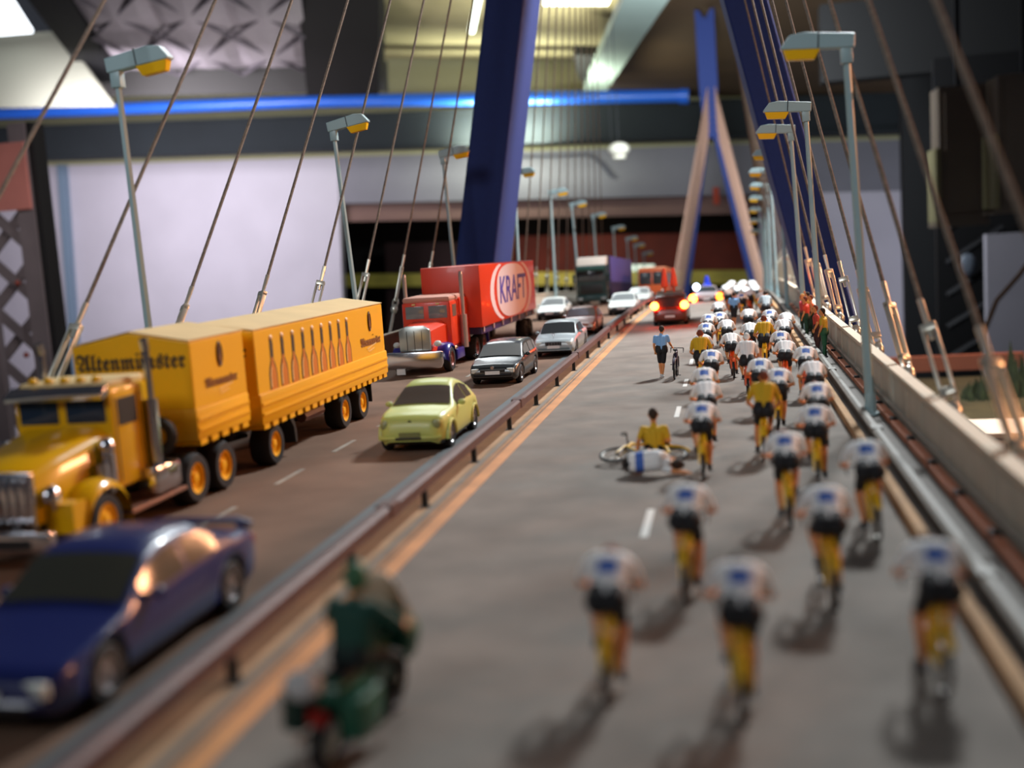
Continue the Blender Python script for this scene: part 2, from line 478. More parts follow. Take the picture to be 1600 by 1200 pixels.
m = MB(); m.ball((43.5, 221, -4.5), (1.6, 0.5, 2.2), 10); o = m.build('dial', mat('dial_grey', (110, 118, 130), 0.4)); o.parent = g; o.matrix_parent_inverse = Matrix.Translation(-g.location)
tag(g, 'black rack with a grey dial under the hanging cabinets', 'rack')
m = MB(); m.tube([(36.4, 175, -13), (38.4, 175, -8), (41.5, 175, -4.5), (44, 175, -1)], 0.35, 6)
tag(m.build('loose_cable', mat('tan_cable', (120, 84, 52), 0.7)), 'tan cable looping in front of the black rack', 'cable')
m = MB(); m.bx(45.5, 75, 215, 217, -60, 1)
tag(m.build('wall_right', WALLW), 'white wall piece at the picture edge below the cabinets', 'wall', kind='structure')
# model landscape below the bridge
g = empty('landscape_board', (20, 100, -30))
boxpart('top', mat('moss', (66, 60, 34), 0.95, noise=.4, scale=.4), 6, 60, 70, 110, -11.5, -10.2)
boxpart('wooden_edge', mat('ledge_wood', (150, 84, 60), 0.7, noise=.1, scale=.3), 6, 26.5, 110, 111, -9.6, -8.2)
boxpart('support', mat('support_brown', (66, 52, 36), 0.9), 8, 58, 80, 108, -30, -11.5)
boxpart('front_ledge', mat('ledge_tan', (150, 118, 82), 0.8), 17, 40, 69, 71, -10.9, -10.0)
tag(g, 'mossy model landscape board with a wooden edge beside the bridge', 'landscape')
random.seed(11)
SHR = mat('shrub_dark', (50, 56, 30), 0.95, noise=.4, scale=1.5)
for k, (x, y, h, lab) in enumerate([(19.6, 96, 2.6, 'low dark model shrub nearest the bridge on the mossy board'), (22.5, 97, 4.6, 'tallest spiky model fir against the white wall piece'), (25.2, 95, 3.8, 'middle spiky model fir against the white wall piece'), (27.6, 94, 3.3, 'spiky model fir cut by the picture edge')]):
    m = MB()
    for j in range(26):
        a = random.random() * 2 * PI; rr = random.uniform(.2, 1.3)
        b = (math.cos(a) * rr, math.sin(a) * rr, 0)
        t = (b[0] * .6 + random.uniform(-.3, .3), b[1] * .6, h * random.uniform(.45, 1) * (1.15 - rr * .45))
        m.tube([b, ((b[0] + t[0]) / 2 * 1.15, (b[1] + t[1]) / 2 * 1.15, t[2] * .5), t], [.34, .24, .03], 5)
    tag(m.build('model_fir', SHR, loc=(x, y, -10.2)), lab, 'model tree', 'model firs on the landscape board')
g = empty('model_building', (16, 60, -20))
boxpart('block', mat('plaster_cream', (205, 186, 165), 0.8), 12.7, 19, 60, 64, -20, -6.6)
boxpart('top_slab', mat('plaster_cream', (205, 186, 165), 0.8), 12.5, 19.2, 59.8, 64.2, -6.6, -6.35)
boxpart('joint', mat('joint_brown', (140, 110, 90), 0.8), 13.55, 13.6, 59.95, 60.0, -8.8, -6.9)
boxpart('plinth', mat('plinth_salmon', (170, 110, 84), 0.8), 13.2, 19.2, 59.5, 60.0, -10.2, -8.9)
tag(g, 'cream model building block below the bridge parapet', 'building')
m = MB(); m.bx(-400, 260, -60, 520, -62, -60)
tag(m.build('floor', mat('hall_floor', (58, 54, 52), 0.8)), 'dark hall floor far below the bridge', 'floor', kind='structure')

# ================================================================== the bridge deck
YS = [-6] + [0 + 4 * k for k in range(76)]
def strip(name, x0, x1, z0, z1, mt, y0=-6, y1=300, ztop=None):
    m = MB(); vs = []; fs = []
    ys = [y0] + [y for y in YS if y0 < y < y1] + [y1]
    for y in ys:
        o, d = sx(y), zr(y)
        vs += [(x0 + o, y, z0 + d), (x1 + o, y, z0 + d), (x1 + o, y, z1 + d), (x0 + o, y, z1 + d)]
    n = len(ys)
    for i in range(n - 1):
        for a in range(4):
            b = (a + 1) % 4
            fs.append((i * 4 + a, i * 4 + b, i * 4 + 4 + b, i * 4 + 4 + a))
    fs.append((0, 1, 2, 3)); fs.append((n * 4 - 4, n * 4 - 3, n * 4 - 2, n * 4 - 1))
    m.add(vs, fs)
    return m.build(name, mt, smooth=30)
tag(strip('road_race', -5.45, 2.7, -0.6, 0, ASPH), 'pale grey roadway carrying the cyclists', 'road', kind='structure')
tag(strip('road_traffic', -14.0, -6.5, -0.6, 0, ASPH2), 'roadway carrying the cars and trucks, tinted brown for warm light', 'road', kind='structure')
tag(strip('median', -6.5, -5.45, -0.6, 0.03, mat('median_warm', (172, 136, 102), .85, noise=.15, scale=1.0)), 'narrow concrete median under the guard rail', 'median', kind='structure')
tag(strip('kerb_median', -6.9, -6.45, -0.1, 0.04, KERB), 'grey kerb on the traffic side of the median', 'kerb', kind='structure')
tag(strip('kerb_median_low', -5.62, -5.5, -0.1, 0.07, CONC), 'thin pale kerb lip on the race side of the median', 'kerb', kind='structure')
tag(strip('line_median', -5.4, -5.12, -0.01, 0.008, PAINTO), 'yellow edge line along the median, tinted orange for warm light', 'road line', kind='structure')
tag(strip('kerb_race', 2.58, 2.74, -0.6, 0.2, CONCW), 'warm beige kerb strip below the rail beside the cyclists', 'kerb', kind='structure')
tag(strip('walkway', 2.74, 3.84, -0.6, 0.18, mat('walk_grey', (104, 98, 92), .85, noise=.1, scale=2)), 'grey walkway between rail and parapet', 'walkway', kind='structure')
tag(strip('walkway_truck_side', -15.2, -14.0, -0.6, 0.2, CONC), 'grey walkway behind the trucks', 'walkway', kind='structure')
tag(strip('deck_edge', 3.84, 5.2, -1.6, -0.1, mat('deck_grey', (96, 92, 88), .8)), 'grey outer deck edge holding the cable anchors', 'deck', kind='structure')
tag(strip('deck_edge_truck_side', -16.2, -15.2, -1.6, -0.1, mat('deck_grey', (96, 92, 88), .8)), 'grey outer deck edge behind the trucks', 'deck', kind='structure')
tag(strip('deck_girder', -16.0, 4.8, -2.6, -0.65, mat('deck_grey', (96, 92, 88), .8)), 'grey girder under the whole bridge deck', 'girder', kind='structure')
# lane dashes
g = empty('lane_dashes_race'); g['kind'] = 'structure'; g['label'] = 'white lane dashes between the cyclists'
for k in range(9):
    y = 17.6 + k * 5.95 - 11.9
    m = MB(); m.bx(-1.58, -1.45, y, y + 1.85, -0.005, 0.006); m.build('dash', PAINT, g)
g = empty('lane_dashes_traffic'); g['kind'] = 'structure'; g['label'] = 'worn white lane dashes beside the yellow truck'
PW = mat('worn_paint', (150, 142, 130), .8, noise=.25, scale=2)
for k in range(12):
    y = 18.7 + k * 3.65 - 7.3
    m = MB(); m.bx(-9.86, -9.74, y, y + 1.6, -0.005, 0.006); m.build('dash', PW, g)

# ---- median guard rail
def guard_rail(name, x, wd, z0, z1, y0, y1, seg, post, label, beam_mt, inner=None, postx=0):
    g = empty(name, (x, y0, 0))
    y = y0
    while y < y1 - .1:
        e = min(y + seg, y1)
        m = MB(); vs = []; fs = []
        prof = [(-wd / 2, z0), (wd / 2, z0), (wd / 2, z1 - .05), (wd / 2 - .06, z1), (-wd / 2 + .06, z1), (-wd / 2, z1 - .05)]
        for t in (y + .03, e - .03):
            vs += [(px + sx(t) , t - y0, pz + zr(t)) for px, pz in prof]
        n = len(prof)
        fs = [(i, (i + 1) % n, n + (i + 1) % n, n + i) for i in range(n)] + [tuple(range(n)), tuple(range(n, 2 * n))]
        m.add(vs, fs); b = m.build('beam', beam_mt, g, smooth=0)
        m = MB(); m.bx(-wd / 2 - .02 + sx(e), wd / 2 + .02 + sx(e), e - y0 - .22, e - y0 + .22, z0 - .01 + zr(e), z1 + .012 + zr(e)); m.build('joint_sleeve', beam_mt, b, smooth=0, bevel=.02)
        y = e
    y = y0 + post * .4
    while y < y1:
        m = MB(); m.bx(-.055, .055, -.05, .05, 0, z0 + .02); m.bx(-.1, .1, -.1, .1, 0, .04)
        m.build('post', BLACK, g, loc=(postx + sx(y), y - y0, zr(y) + .0))
        y += post
    return tag(g, label, 'guard rail')
guard_rail('guard_rail', -5.77, 0.25, 0.42, 0.65, 5.6, 110, 12.0, 4.2, 'long maroon metal guard rail between traffic and race', RAILM)
gr_ = guard_rail('guard_rail', 2.92, 0.2, 0.40, 0.48, 3.8, 110, 10.3, 4.2, 'pale metal guard rail between cyclists and walkway', RAILL)
wb = strip('rail_shade_strip', 2.83, 2.9, 0.19, 0.40, mat('rail_shade_black', (26, 24, 24), .8), 3.8, 110); wb.parent = gr_; wb.matrix_parent_inverse = Matrix.Translation((-2.92, -3.8, 0))  # black strip added as the shade under the pale rail cap
# low salmon pieces along the walkway
g = empty('footway_rail', (3.5, 4, .18))
SAL = mat('salmon_bar', (176, 104, 70), .75, noise=.12, scale=1)
for k in range(26):
    y = k * 2.45
    m = MB(); m.bx(-.09, .09, y + .1, y + 2.3, .04, .17); m.build('bar', SAL, g)
    m = MB(); m.bx(-.07, .07, y - .1, y + .1, 0, .22); m.build('bracket', DARK, g)
m = MB(); m.tube([(.12, 0, .3), (.12, 62, .3)], .045, 6); m.build('handrail', CONC, g)
tag(g, 'low rail of salmon coloured bars along the parapet foot', 'rail')
# ---- parapets
def parapet(x, th, y0, y1, seg, label, skip=None):
    g = empty('parapet', (x, y0, 0.2))
    y = y0
    while y < y1 - .1:
        e = y + seg
        if not (skip and skip[0] < (y + e) / 2 < skip[1]):
            vs = []
            m = MB()
            for t in (y + .04, e - .04):
                vs += [(a + sx(t), t - y0, b + zr(t)) for a, b in [(-th / 2, -.02), (th / 2, -.02), (th / 2, 1.0), (-th / 2, 1.0)]]
            fs = [(i, (i + 1) % 4, 4 + (i + 1) % 4, 4 + i) for i in range(4)] + [(0, 1, 2, 3), (4, 5, 6, 7)]
            m.add(vs, fs); p = m.build('panel', mat('parapet_grey', (186, 178, 162), .85, noise=.08, scale=1.5), g, smooth=0)
            m = MB(); vs = []
            for t in (y + .02, e - .02):
                vs += [(a + sx(t), t - y0, b + zr(t)) for a, b in [(-th / 2 - .07, 1.0), (th / 2 + .07, 1.0), (th / 2 + .07, 1.1), (-th / 2 - .07, 1.1)]]
            m.add(vs, fs); m.build('coping', mat('coping_beige', (206, 192, 170), .85), p, smooth=0)
            for q in (.25, .5, .75):
                t = y + seg * q
                m = MB(); m.bx(-th / 2 - .012 + sx(t), -th / 2 + sx(t), t - y0 - .03, t - y0 + .03, zr(t), .98 + zr(t)); m.build('rib', mat('parapet_grey', (150, 142, 130)), p, smooth=0)
        y = e
    return tag(g, label, 'parapet')
parapet(3.80, .13, 1.1, 180, 8.2, 'concrete panel parapet with beige coping on the kerb side')
parapet(-14.75, .13, 1.1, 180, 8.2, 'concrete panel parapet seen behind the trucks', skip=(56, 68))

# ---- street lamps
def make_lamp():
    g = empty('street_lamp')
    m = MB(); m.lathe([(.2, 0), (.2, .06), (.14, .1), (.13, .5), (.115, .56)], 10); m.build('base', LAMPM, g)
    m = MB(); m.lathe([(.115, .5), (.085, 8.55)], 6); m.build('pole', LAMPM, g)
    m = MB(); m.bx(-.13, .13, -.13, .13, 8.45, 8.86); c = m.build('collar', LAMPM, g, bevel=.02)
    h = MB()
    h.prism([(-.18, 0), (-.18, .33), (.95, .39), (1.28, .33), (1.48, .05), (1.46, 0)], 'xz', -.17, .17)
    hd = h.build('lamp_head', LAMPM, g, loc=(0, 0, 8.80), rot=(0, -.1, 0), smooth=0, bevel=.03)
    h = MB(); h.bx(.62, .65, -.18, .18, .02, .40); h.build('seam', DARK, hd, smooth=0)
    h = MB()
    h.add([(.58, -.15, 0), (1.42, -.15, 0), (1.42, .15, 0), (.58, .15, 0), (.70, -.11, -.24), (1.32, -.11, -.24), (1.32, .11, -.24), (.70, .11, -.24)],
          [(0, 1, 2, 3), (7, 6, 5, 4), (0, 4, 5, 1), (1, 5, 6, 2), (2, 6, 7, 3), (3, 7, 4, 0)])
    h.build('lens', LENS, hd, smooth=0, bevel=.02)
    return g
L0 = make_lamp()
left_Y = [(25.9, .02), (42.2, .05), (58.6, .03), (76.3, -.02), (92, -.01), (106, .03), (120, .02), (136, .0), (150, 0), (159, 0), (170, 0)]
right_Y = [(27.6, .04), (41.8, .035), (50.6, .04), (66, .02), (80.8, .02), (95, .0), (108, 0), (121, 0), (134, 0), (147, 0)]
first = True
for side, lst in ((-1, left_Y), (1, right_Y)):
    for i, (y, lean) in enumerate(lst):
        o = L0 if first else dup(L0); first = False
        x = -14.3 if side < 0 else 3.2
        o.location = (x + sx(y), y, .2 + zr(y))
        o.scale = (1, 1, (1.07 if i < 4 else 1.03) if side < 0 else .975)
        # lean tips the top of the pole towards -X
        o.rotation_euler = (0, -lean * (1 if side < 0 else -1), 0 if side < 0 else PI)
        nm = 'grey street lamp with orange lens, %s from the camera on the %s side' % (ORD[i], 'truck' if side < 0 else 'kerb')
        tag(o, nm, 'street lamp', 'street lamps along the bridge')
# ---- pylons
def pylon(Y, cx, half, merge, top, base, wx, dy, label, mt, mw, mw0):
    g = empty('pylon', (cx, Y, base))
    k = (half - wx * .45) / merge
    for s in (-1, 1):
        m = MB(); vs = []
        for t, ww in ((-6 - 0, 1.06), (merge, .92)):
            c = s * (half - k * t)
            vs += [(c + a * wx / 2 * ww, b * dy / 2 * ww, t) for a, b in [(-1, -1), (1, -1), (1, 1), (-1, 1)]]
        m.add(vs, [(0, 1, 2, 3), (4, 5, 6, 7), (0, 1, 5, 4), (1, 2, 6, 5), (2, 3, 7, 6), (3, 0, 4, 7)])
        m.build('leg', mt, g, smooth=0, bevel=.12)
    m = MB(); m.prism([(-mw0 / 2, merge - 3), (mw0 / 2, merge - 3), (mw / 2, merge + 9), (mw / 2, top - 2), (-mw / 2, top - 2), (-mw / 2, merge + 9)], 'xz', -dy * .46, dy * .46); m.build('mast', mt, g, smooth=0, bevel=.15)
    for s in (-1, 1):
        m = MB(); m.prism([(s * mw * .03, top - 2.2), (s * mw * .5, top - 2.2), (s * mw * .5, top), (s * mw * .3, top - .2)], 'xz', -dy * .46, dy * .46); m.build('mast_horn', mt, g, smooth=0)
    return tag(g, label, 'pylon', 'blue bridge pylons')
p1 = pylon(64.3, -4.75, 10.0, 43, 64, 0.0, 2.2, 5.0, 'near dark blue bridge pylon rising out of the picture', BLUE, 4.4, 3.4)
p1.rotation_euler = (0, -.02, 0)
p2 = pylon(280, -2.2, 10.9, 53, 80.0, zr(280), 1.8, 5.0, 'far blue bridge pylon shaped like an inverted Y', BLUE, 4.5, 3.0)
p2.rotation_euler = (0, -.012, 0)
m = MB(); m.bx(-1.0, 1.0, 267.4, 268.4, 14.0, 19.8)
tag(m.build('banner', mat('banner_red', (176, 62, 34), .7), loc=(-3.2, 131.58, 0)), 'small red sign on the wall seen through the far pylon', 'sign')

# ---- stay cables
def make_cable(a, b, label, group, buckle=True, r=.052, rope=ROPE):
    a = Vector(a); b = Vector(b)
    g = empty('stay_cable', a)
    d = (b - a); L = d.length
    g.rotation_euler = d.to_track_quat('Z', 'Y').to_euler()
    if not buckle:
        m = MB(); m.tube([(0, 0, 0), (0, 0, L)], r, 6); m.build('strand', rope, g)
        return tag(g, label, 'stay cable', group)
    m = MB(); m.tube([(0, 0, 3.6), (0, 0, L)], r, 6); m.build('strand', rope, g)
    if 'rod' not in CAB:
        m = MB(); m.tube([(0, 0, -.1), (0, 0, 1.0)], .085, 8); m.tube([(0, 0, -.1), (0, 0, .12)], .2, 8); CAB['rod'] = m.mesh('rod', STEEL)
        m = MB(); m.ball((0, 0, 1.12), .2, 10); m.torus(.17, .06, 16, 6, (0, 0, 1.36), 'y'); CAB['eye'] = m.mesh('eye', STEEL)
        m = MB(); m.bx(-.19, -.11, -.09, .09, 1.45, 2.75); m.bx(.11, .19, -.09, .09, 1.45, 2.75); m.bx(-.19, .19, -.1, .1, 1.42, 1.56); m.bx(-.19, .19, -.1, .1, 2.66, 2.8); CAB['buckle'] = m.mesh('buckle', STEEL, bevel=.02)
        m = MB(); m.tube([(0, 0, 2.5), (0, 0, 3.3)], [.06, .085], 8); CAB['ferrule'] = m.mesh('ferrule', STEEL)
    for nm in ('rod', 'eye', 'buckle', 'ferrule'):
        link({'buckle': 'turnbuckle'}.get(nm, nm), CAB[nm], g, rot=(0, 0, random.uniform(-.6, .6))).scale = (.85, .85, 1.2)
    return tag(g, label, 'stay cable', group)
CAB = {}
NP = Vector((-4.75, 64.3, 0))
ys = [22.2 + 5.6 * k for k in range(-3, 24)]
for side, X in (('kerb', 4.4), ('truck', -15.7)):
    near = [y for y in ys if y < 60]; far = [y for y in ys if y > 66 and y < 135]
    for i, y in enumerate(near):
        if y < 8: continue
        frac = (y - 5) / 60
        top = NP + Vector((-.6 + (.4 if X > 0 else -.4), -2.0, 61 - 15 * frac))
        make_cable((X, y, -.1 if X > 0 else .9), top, '%s brown stay cable from the camera on the %s side of the near pylon' % (ORD[i], side), 'stay cables of the near pylon')
    for i, y in enumerate(far):
        frac = (y - 66) / 70
        top = NP + Vector((-.6 + (.4 if X > 0 else -.4), 2.0, 46 + 15 * frac))
        make_cable((X + sx(y), y, zr(y) - .1), top, '%s stay cable running beyond the near pylon on the %s side' % (('first' if i == 0 else ORD[i]), side), 'stay cables of the near pylon')
ROPEF = mat('rope_far', (176, 138, 118), .8)
for side, X in (('kerb', 9.3), ('truck', -13.7)):
    for i in range(9):
        y = 272 - i * 5
        make_cable((X, y, zr(y)), (-2.3 + (.8 if X > 0 else -.8), 278, zr(280) + 52 + i * 1.25), '%s pinkish stay cable in front of the far pylon on the %s side' % (('innermost' if i == 0 else ORD[i]), side), 'stay cables of the far pylon', buckle=False, r=.13, rope=ROPEF)

# ================================================================== vehicles
def wheel_mesh(r, wd, rim_mt, key, tread=False):
    k = ('wheel', r, wd, key)
    if k in CAB: return CAB[k]
    m = MB(); m.lathe([(r * .62, -wd / 2), (r * .9, -wd / 2), (r, -wd / 2 + wd * .18), (r, wd / 2 - wd * .18), (r * .9, wd / 2), (r * .62, wd / 2), (r * .6, wd * .2)], 20, axis='x')
    t = m.mesh('tyre', RUBBER)
    m = MB(); m.lathe([(r * .64, wd * .30), (r * .62, wd * .46), (r * .54, wd * .44), (r * .46, wd * .22), (r * .24, wd * .24), (r * .2, wd * .42), (r * .1, wd * .45)], 16, axis='x')
    for a in range(6):
        an = a * PI / 3
        m.box((wd * .27, r * .36 * math.cos(an), r * .36 * math.sin(an)), (wd * .12, r * .1, r * .1))
    h = m.mesh('rim', rim_mt)
    CAB[k] = (t, h)
    return CAB[k]
def wheel(parent, x, y, r, wd, rim_mt, key, side):
    t, h = wheel_mesh(r, wd, rim_mt, key)
    o = link('wheel', t, parent, (x, y, r), (0, 0, 0 if side > 0 else PI))
    link('rim', h, o)
    return o

def interp(P, y):
    if y <= P[0][0]: return P[0][1]
    for (a, va), (b, vb) in zip(P, P[1:]):
        if y <= b:
            return va + (vb - va) * (y - a) / max(b - a, 1e-6)
    return P[-1][1]

ALLOY = mat('alloy', (150, 148, 150), .3, .8)
def make_car(name, L, W, top, belt, roof, paint, wheels, wr=.31, lower=.2, glass=GLASS, ws=(1.2, 1.9), rw=(3.5, 4.1), doors=((1.75, 2.6), (2.72, 3.5)), grille=None, lamps='box', tail=False, dark_low=None, roofw=.78, front_round=.12, mats=None, plate=WHITE, hl=HEADL):
    """car body lofted from cross sections; front faces -Y (y=0), rear at y=L"""
    g = empty(name)
    hw = W / 2
    W_ = [(0, hw * (1 - front_round * 1.6)), (.06, hw * (1 - front_round)), (.25, hw * (1 - front_round * .4)), (.6, hw * .985), (L * .45, hw), (L - .6, hw * .98), (L - .2, hw * .94), (L - .05, hw * .88), (L, hw * .8)]
    LOW = [(0, lower + .12), (.15, lower + .02), (.5, lower), (L - .5, lower), (L - .15, lower + .04), (L, lower + .14)]
    bl = max(v for _, v in belt)
    def sec(y):
        T = interp(top, y); b = min(interp(belt, y), T - .02); w = interp(W_, y); z0 = interp(LOW, y)
        cf = max(0, min(1, (T - b - .06) / max(roof - bl, .1)))
        wr_ = w * (.93 + (roofw - .93) * cf)
        return [(0, T), (wr_ * .45, T - .008), (wr_ * .8, T - .025), (wr_ * .94, T - .03 - .03 * cf), (wr_, T - .035 - .08 * cf), (w * .975, b - .0), (w, b - .1 * min(1, (b - z0) / .5)), (w * 1.005, (b + z0) * .52), (w * .985, z0 + .1), (w * .9, z0)]
    ys = sorted(set([0, .03, .06, .12, .2, .3] + [a for a, _ in top] + [a for a, _ in belt] + [L * k / 22 for k in range(23)] + [L - .05, L - .1, L - .2]))
    ys2 = [ys[0]]
    for y in ys[1:]:
        if y - ys2[-1] > .018: ys2.append(y)
    ys = ys2
    vs = []; fs = []
    n = 20
    for y in ys:
        h = sec(y)
        ring = [(x, y, z) for x, z in h] + [(-x, y, z) for x, z in h[::-1][:-1]]
        ring.append((0, y, h[-1][1]))
        # order: centre top -> right side -> right sill, (bottom centre), left sill ... left top
        ring = [(x, y, z) for x, z in h] + [(0, y, h[-1][1])] + [(-x, y, z) for x, z in h[::-1][:-1]]
        vs += ring
    n = 20
    for i in range(len(ys) - 1):
        for k in range(n):
            k2 = (k + 1) % n
            fs.append((i * n + k, (i + 1) * n + k, (i + 1) * n + k2, i * n + k2))
    fs.append(tuple(range(n))); fs.append(tuple(range((len(ys) - 1) * n, len(ys) * n))[::-1])
    m = MB(); m.add(vs, fs)
    me = m.mesh('body', [paint, BLACK], smooth=42)
    # wheel arches are cut out of the body
    cut = MB()
    for y in wheels:
        for s in (-1, 1):
            cut.lathe([(wr * 1.16, hw * .62), (wr * 1.16, hw + .3)], 24, (0, y, wr * 1.02), 'x') if s > 0 else cut.lathe([(wr * 1.16, -hw - .3), (wr * 1.16, -hw * .62)], 24, (0, y, wr * 1.02), 'x')
    bo = link('body', me, None)
    co = link('cutter', cut.mesh('cutter', BLACK), None)
    md = bo.modifiers.new('cut', 'BOOLEAN'); md.operation = 'DIFFERENCE'; md.object = co; md.solver = 'EXACT'
    dg = bpy.context.evaluated_depsgraph_get(); dg.update()
    nm = bpy.data.meshes.new_from_object(bo.evaluated_get(dg))
    bo.modifiers.clear(); bpy.data.objects.remove(co)
    if len(nm.polygons) > 100:
        if len(nm.materials) < 2: nm.materials.append(BLACK)
        bo.data = nm
    for p in bo.data.polygons:
        c = p.center
        if p.normal.z < -.6 or (abs(c.x) < hw * .9 and c.z < wr * 2.1 and c.z < interp(LOW, c.y) + .02):
            p.material_index = 1
        if dark_low and c.z < dark_low and p.material_index == 0: p.material_index = 1
    bo.parent = g
    def patch(pname, y0, y1, k0, k1, f0, f1, off, ny=8, side=0, mt=glass):
        # patch of the body surface between section points k0..k1 pushed out by off
        vs = []; fs = []
        if side == 0:
            def row(y):
                h = sec(y); pts = []
                xs = [h[k] for k in range(k1 + 1)]
                pts = [(-x, z) for x, z in xs[::-1]] + [(x, z) for x, z in xs[1:]]
                return [(x, y + off[1], z + off[2]) for x, z in pts]
        else:
            def row(y):
                h = sec(y); (xa, za), (xb, zb) = h[k0], h[k1]
                out = []
                for q in range(5):
                    f = f0 + (f1 - f0) * q / 4
                    out.append((side * (xa + (xb - xa) * f + off[0]), y, za + (zb - za) * f + off[2]))
                return out
        for i in range(ny + 1):
            vs += row(y0 + (y1 - y0) * i / ny)
        c = len(vs) // (ny + 1)
        for i in range(ny):
            for k in range(c - 1):
                fs.append((i * c + k, (i + 1) * c + k, (i + 1) * c + k + 1, i * c + k + 1))
        m = MB(); m.add(vs, fs)
        return m.build(pname, mt, g, smooth=50)
    patch('windscreen', ws[0], ws[1], 0, 3, 0, 0, (0, -.012, .012))
    patch('rear_window', rw[0], rw[1], 0, 3, 0, 0, (0, .012, .012))
    for (a, b) in doors:
        for s in (-1, 1):
            patch('side_window', a, b, 4, 5, .10, .93, (.012, 0, .004), side=s)
    for y in wheels:
        for s in (-1, 1):
            wheel(g, s * (hw - .11), y, wr, .2, ALLOY, 'alloy', s)
    zf = interp(top, .08)
    for s in (-1, 1):
        m = MB()
        if lamps == 'round': m.ball((s * hw * .72, .115, zf - .1), (.13, .07, .12), 12)
        else: m.box((s * hw * .7, .06, zf - .11), (hw * .34, .1, .15), rot=(0, 0, -s * .28))
        m.build('headlight', hl, g, bevel=0 if lamps == 'round' else .02)
        m = MB(); m.box((s * hw * .72, L - .04, interp(top, L - .06) - .17), (hw * .3, .09, .16), rot=(0, 0, s * .3)); m.build('tail_light', mat('tail_red', (150, 20, 14), .25), g, bevel=.02)
        m = MB(); m.ball((s * (hw * .97 + .1), ws[0] + .38, interp(belt, ws[0] + .4) + .06), (.1, .07, .07), 10)
        m.tube([(s * hw * .9, ws[0] + .42, interp(belt, ws[0] + .4) + .02), (s * (hw * .97 + .08), ws[0] + .39, interp(belt, ws[0] + .4) + .05)], .025, 6)
        m.build('mirror', paint, g)
    m = MB(); m.box((0, -.02, lower + .28), (.52, .03, .12)); m.build('licence_plate', plate, g, smooth=0)
    m = MB(); m.box((0, L + .0, lower + .34), (.52, .03, .12)); m.build('licence_plate', WHITE, g, smooth=0)
    if grille:
        m = MB(); m.box((0, .02, zf - .11), (hw * grille[0], .07, grille[1])); gr = m.build('grille', grille[2], g, bevel=.012)
        if grille[3]:
            for k in range(grille[3]):
                m = MB(); m.box(((k - (grille[3] - 1) / 2) * hw * grille[0] / grille[3], -.02, zf - .11), (.02, .03, grille[1] * .9)); m.build('grille_bar', CHROME, gr, smooth=0)
    # bumper strips
    m = MB(); m.tube([(-hw * .86, .1, lower + .2), (-hw * .7, -.0, lower + .2), (hw * .7, -.0, lower + .2), (hw * .86, .1, lower + .2)], .045, 6); m.build('bumper', mats or DARK, g)
    for s in (-1, 1):
        m = MB(); m.box((s * hw * .3, (ws[1] + rw[0]) / 2 - .2, lower + .35 + .1), (.38, .5, .1)); m.box((s * hw * .42, (ws[1] + rw[0]) / 2, (lower + interp(belt, L / 2)) * .75), (.42, .14, .55)); m.build('seat', BLACK, g)
    return g
def put(o, x, y, rz, label, cat='car', group='vehicles in the traffic'):
    o.location = (x + sx(y), y, zr(y)); o.rotation_euler = (math.atan((zr(y + 3) - zr(y)) / 3), 0, rz)
    return tag(o, label, cat, group)
def car_paint(name, rgb, rough=.32):
    return mat('paint_' + name, rgb, rough, 0.0, coat=.35 if rough < .4 else .1)

# sports saloon, near corner
P = car_paint('blue', (16, 28, 88))
sed_top = [(0, .48), (.05, .58), (.2, .66), (.7, .75), (1.25, .86), (1.35, .9), (1.95, 1.28), (2.25, 1.36), (2.7, 1.37), (3.1, 1.33), (3.75, .98), (3.85, .95), (4.35, .92), (4.45, .85), (4.5, .6)]
sed_belt = [(0, .46), (.3, .62), (1.3, .80), (2.5, .86), (3.7, .88), (4.4, .82), (4.5, .58)]
c = make_car('sports_car', 4.5, 1.78, sed_top, sed_belt, 1.37, P, (.86, 3.62), .32, .17, ws=(1.38, 1.96), rw=(3.12, 3.72), doors=((1.65, 2.55), (2.65, 3.35)), front_round=.16, mats=P, glass=mat('smoky_glass', (60, 60, 52), .12))
m = MB(); m.tube([(-.80, 4.40, .92), (-.6, 4.38, .99), (.6, 4.38, .99), (.80, 4.40, .92)], .05, 6); m.bx(-.7, -.62, 4.3, 4.42, .86, .98); m.bx(.62, .7, 4.3, 4.42, .86, .98); m.build('rear_spoiler', P, c)
m = MB(); m.bx(-.55, .55, -.03, .05, .24, .34); m.build('air_intake', BLACK, c)
c.scale = (1.06, 1.15, 1.08)
put(c, -7.92, 9.95, -.01, 'blurred dark blue sports saloon with a rear spoiler')

# rounded little car
P = car_paint('lime', (186, 194, 104), .46)
bt = [(0, .56), (.03, .72), (.1, .84), (.22, .92), (.5, .98), (.95, 1.01), (1.15, 1.03), (1.5, 1.2), (1.75, 1.34), (2.05, 1.48), (2.35, 1.54), (2.65, 1.52), (2.95, 1.43), (3.25, 1.29), (3.5, 1.14), (3.7, .99), (3.88, .82), (3.98, .64), (4.02, .5)]
bb = [(0, .48), (.2, .80), (1.2, .95), (2.4, .96), (3.3, .95), (3.7, .86), (4.02, .46)]
c = make_car('rounded_car', 4.02, 1.74, bt, bb, 1.5, P, (.76, 3.24), .33, .2, ws=(1.2, 1.92), rw=(3.0, 3.55), doors=((1.5, 2.5), (2.58, 3.1)), lamps='round', dark_low=.27, roofw=.66, front_round=.24, mats=P, glass=mat('beige_glass', (84, 74, 66), .12), plate=mat('plate_lime', (120, 122, 70), .5), hl=mat('lamp_olive', (140, 146, 100), .15))
for y in (.76, 3.24):
    for s in (-1, 1):
        m = MB(); m.torus(.37, .05, 16, 8, (s * .83, y, .34), 'x', a0=-.1, a1=PI + .1, flat=1.5); m.build('fender', P, c)
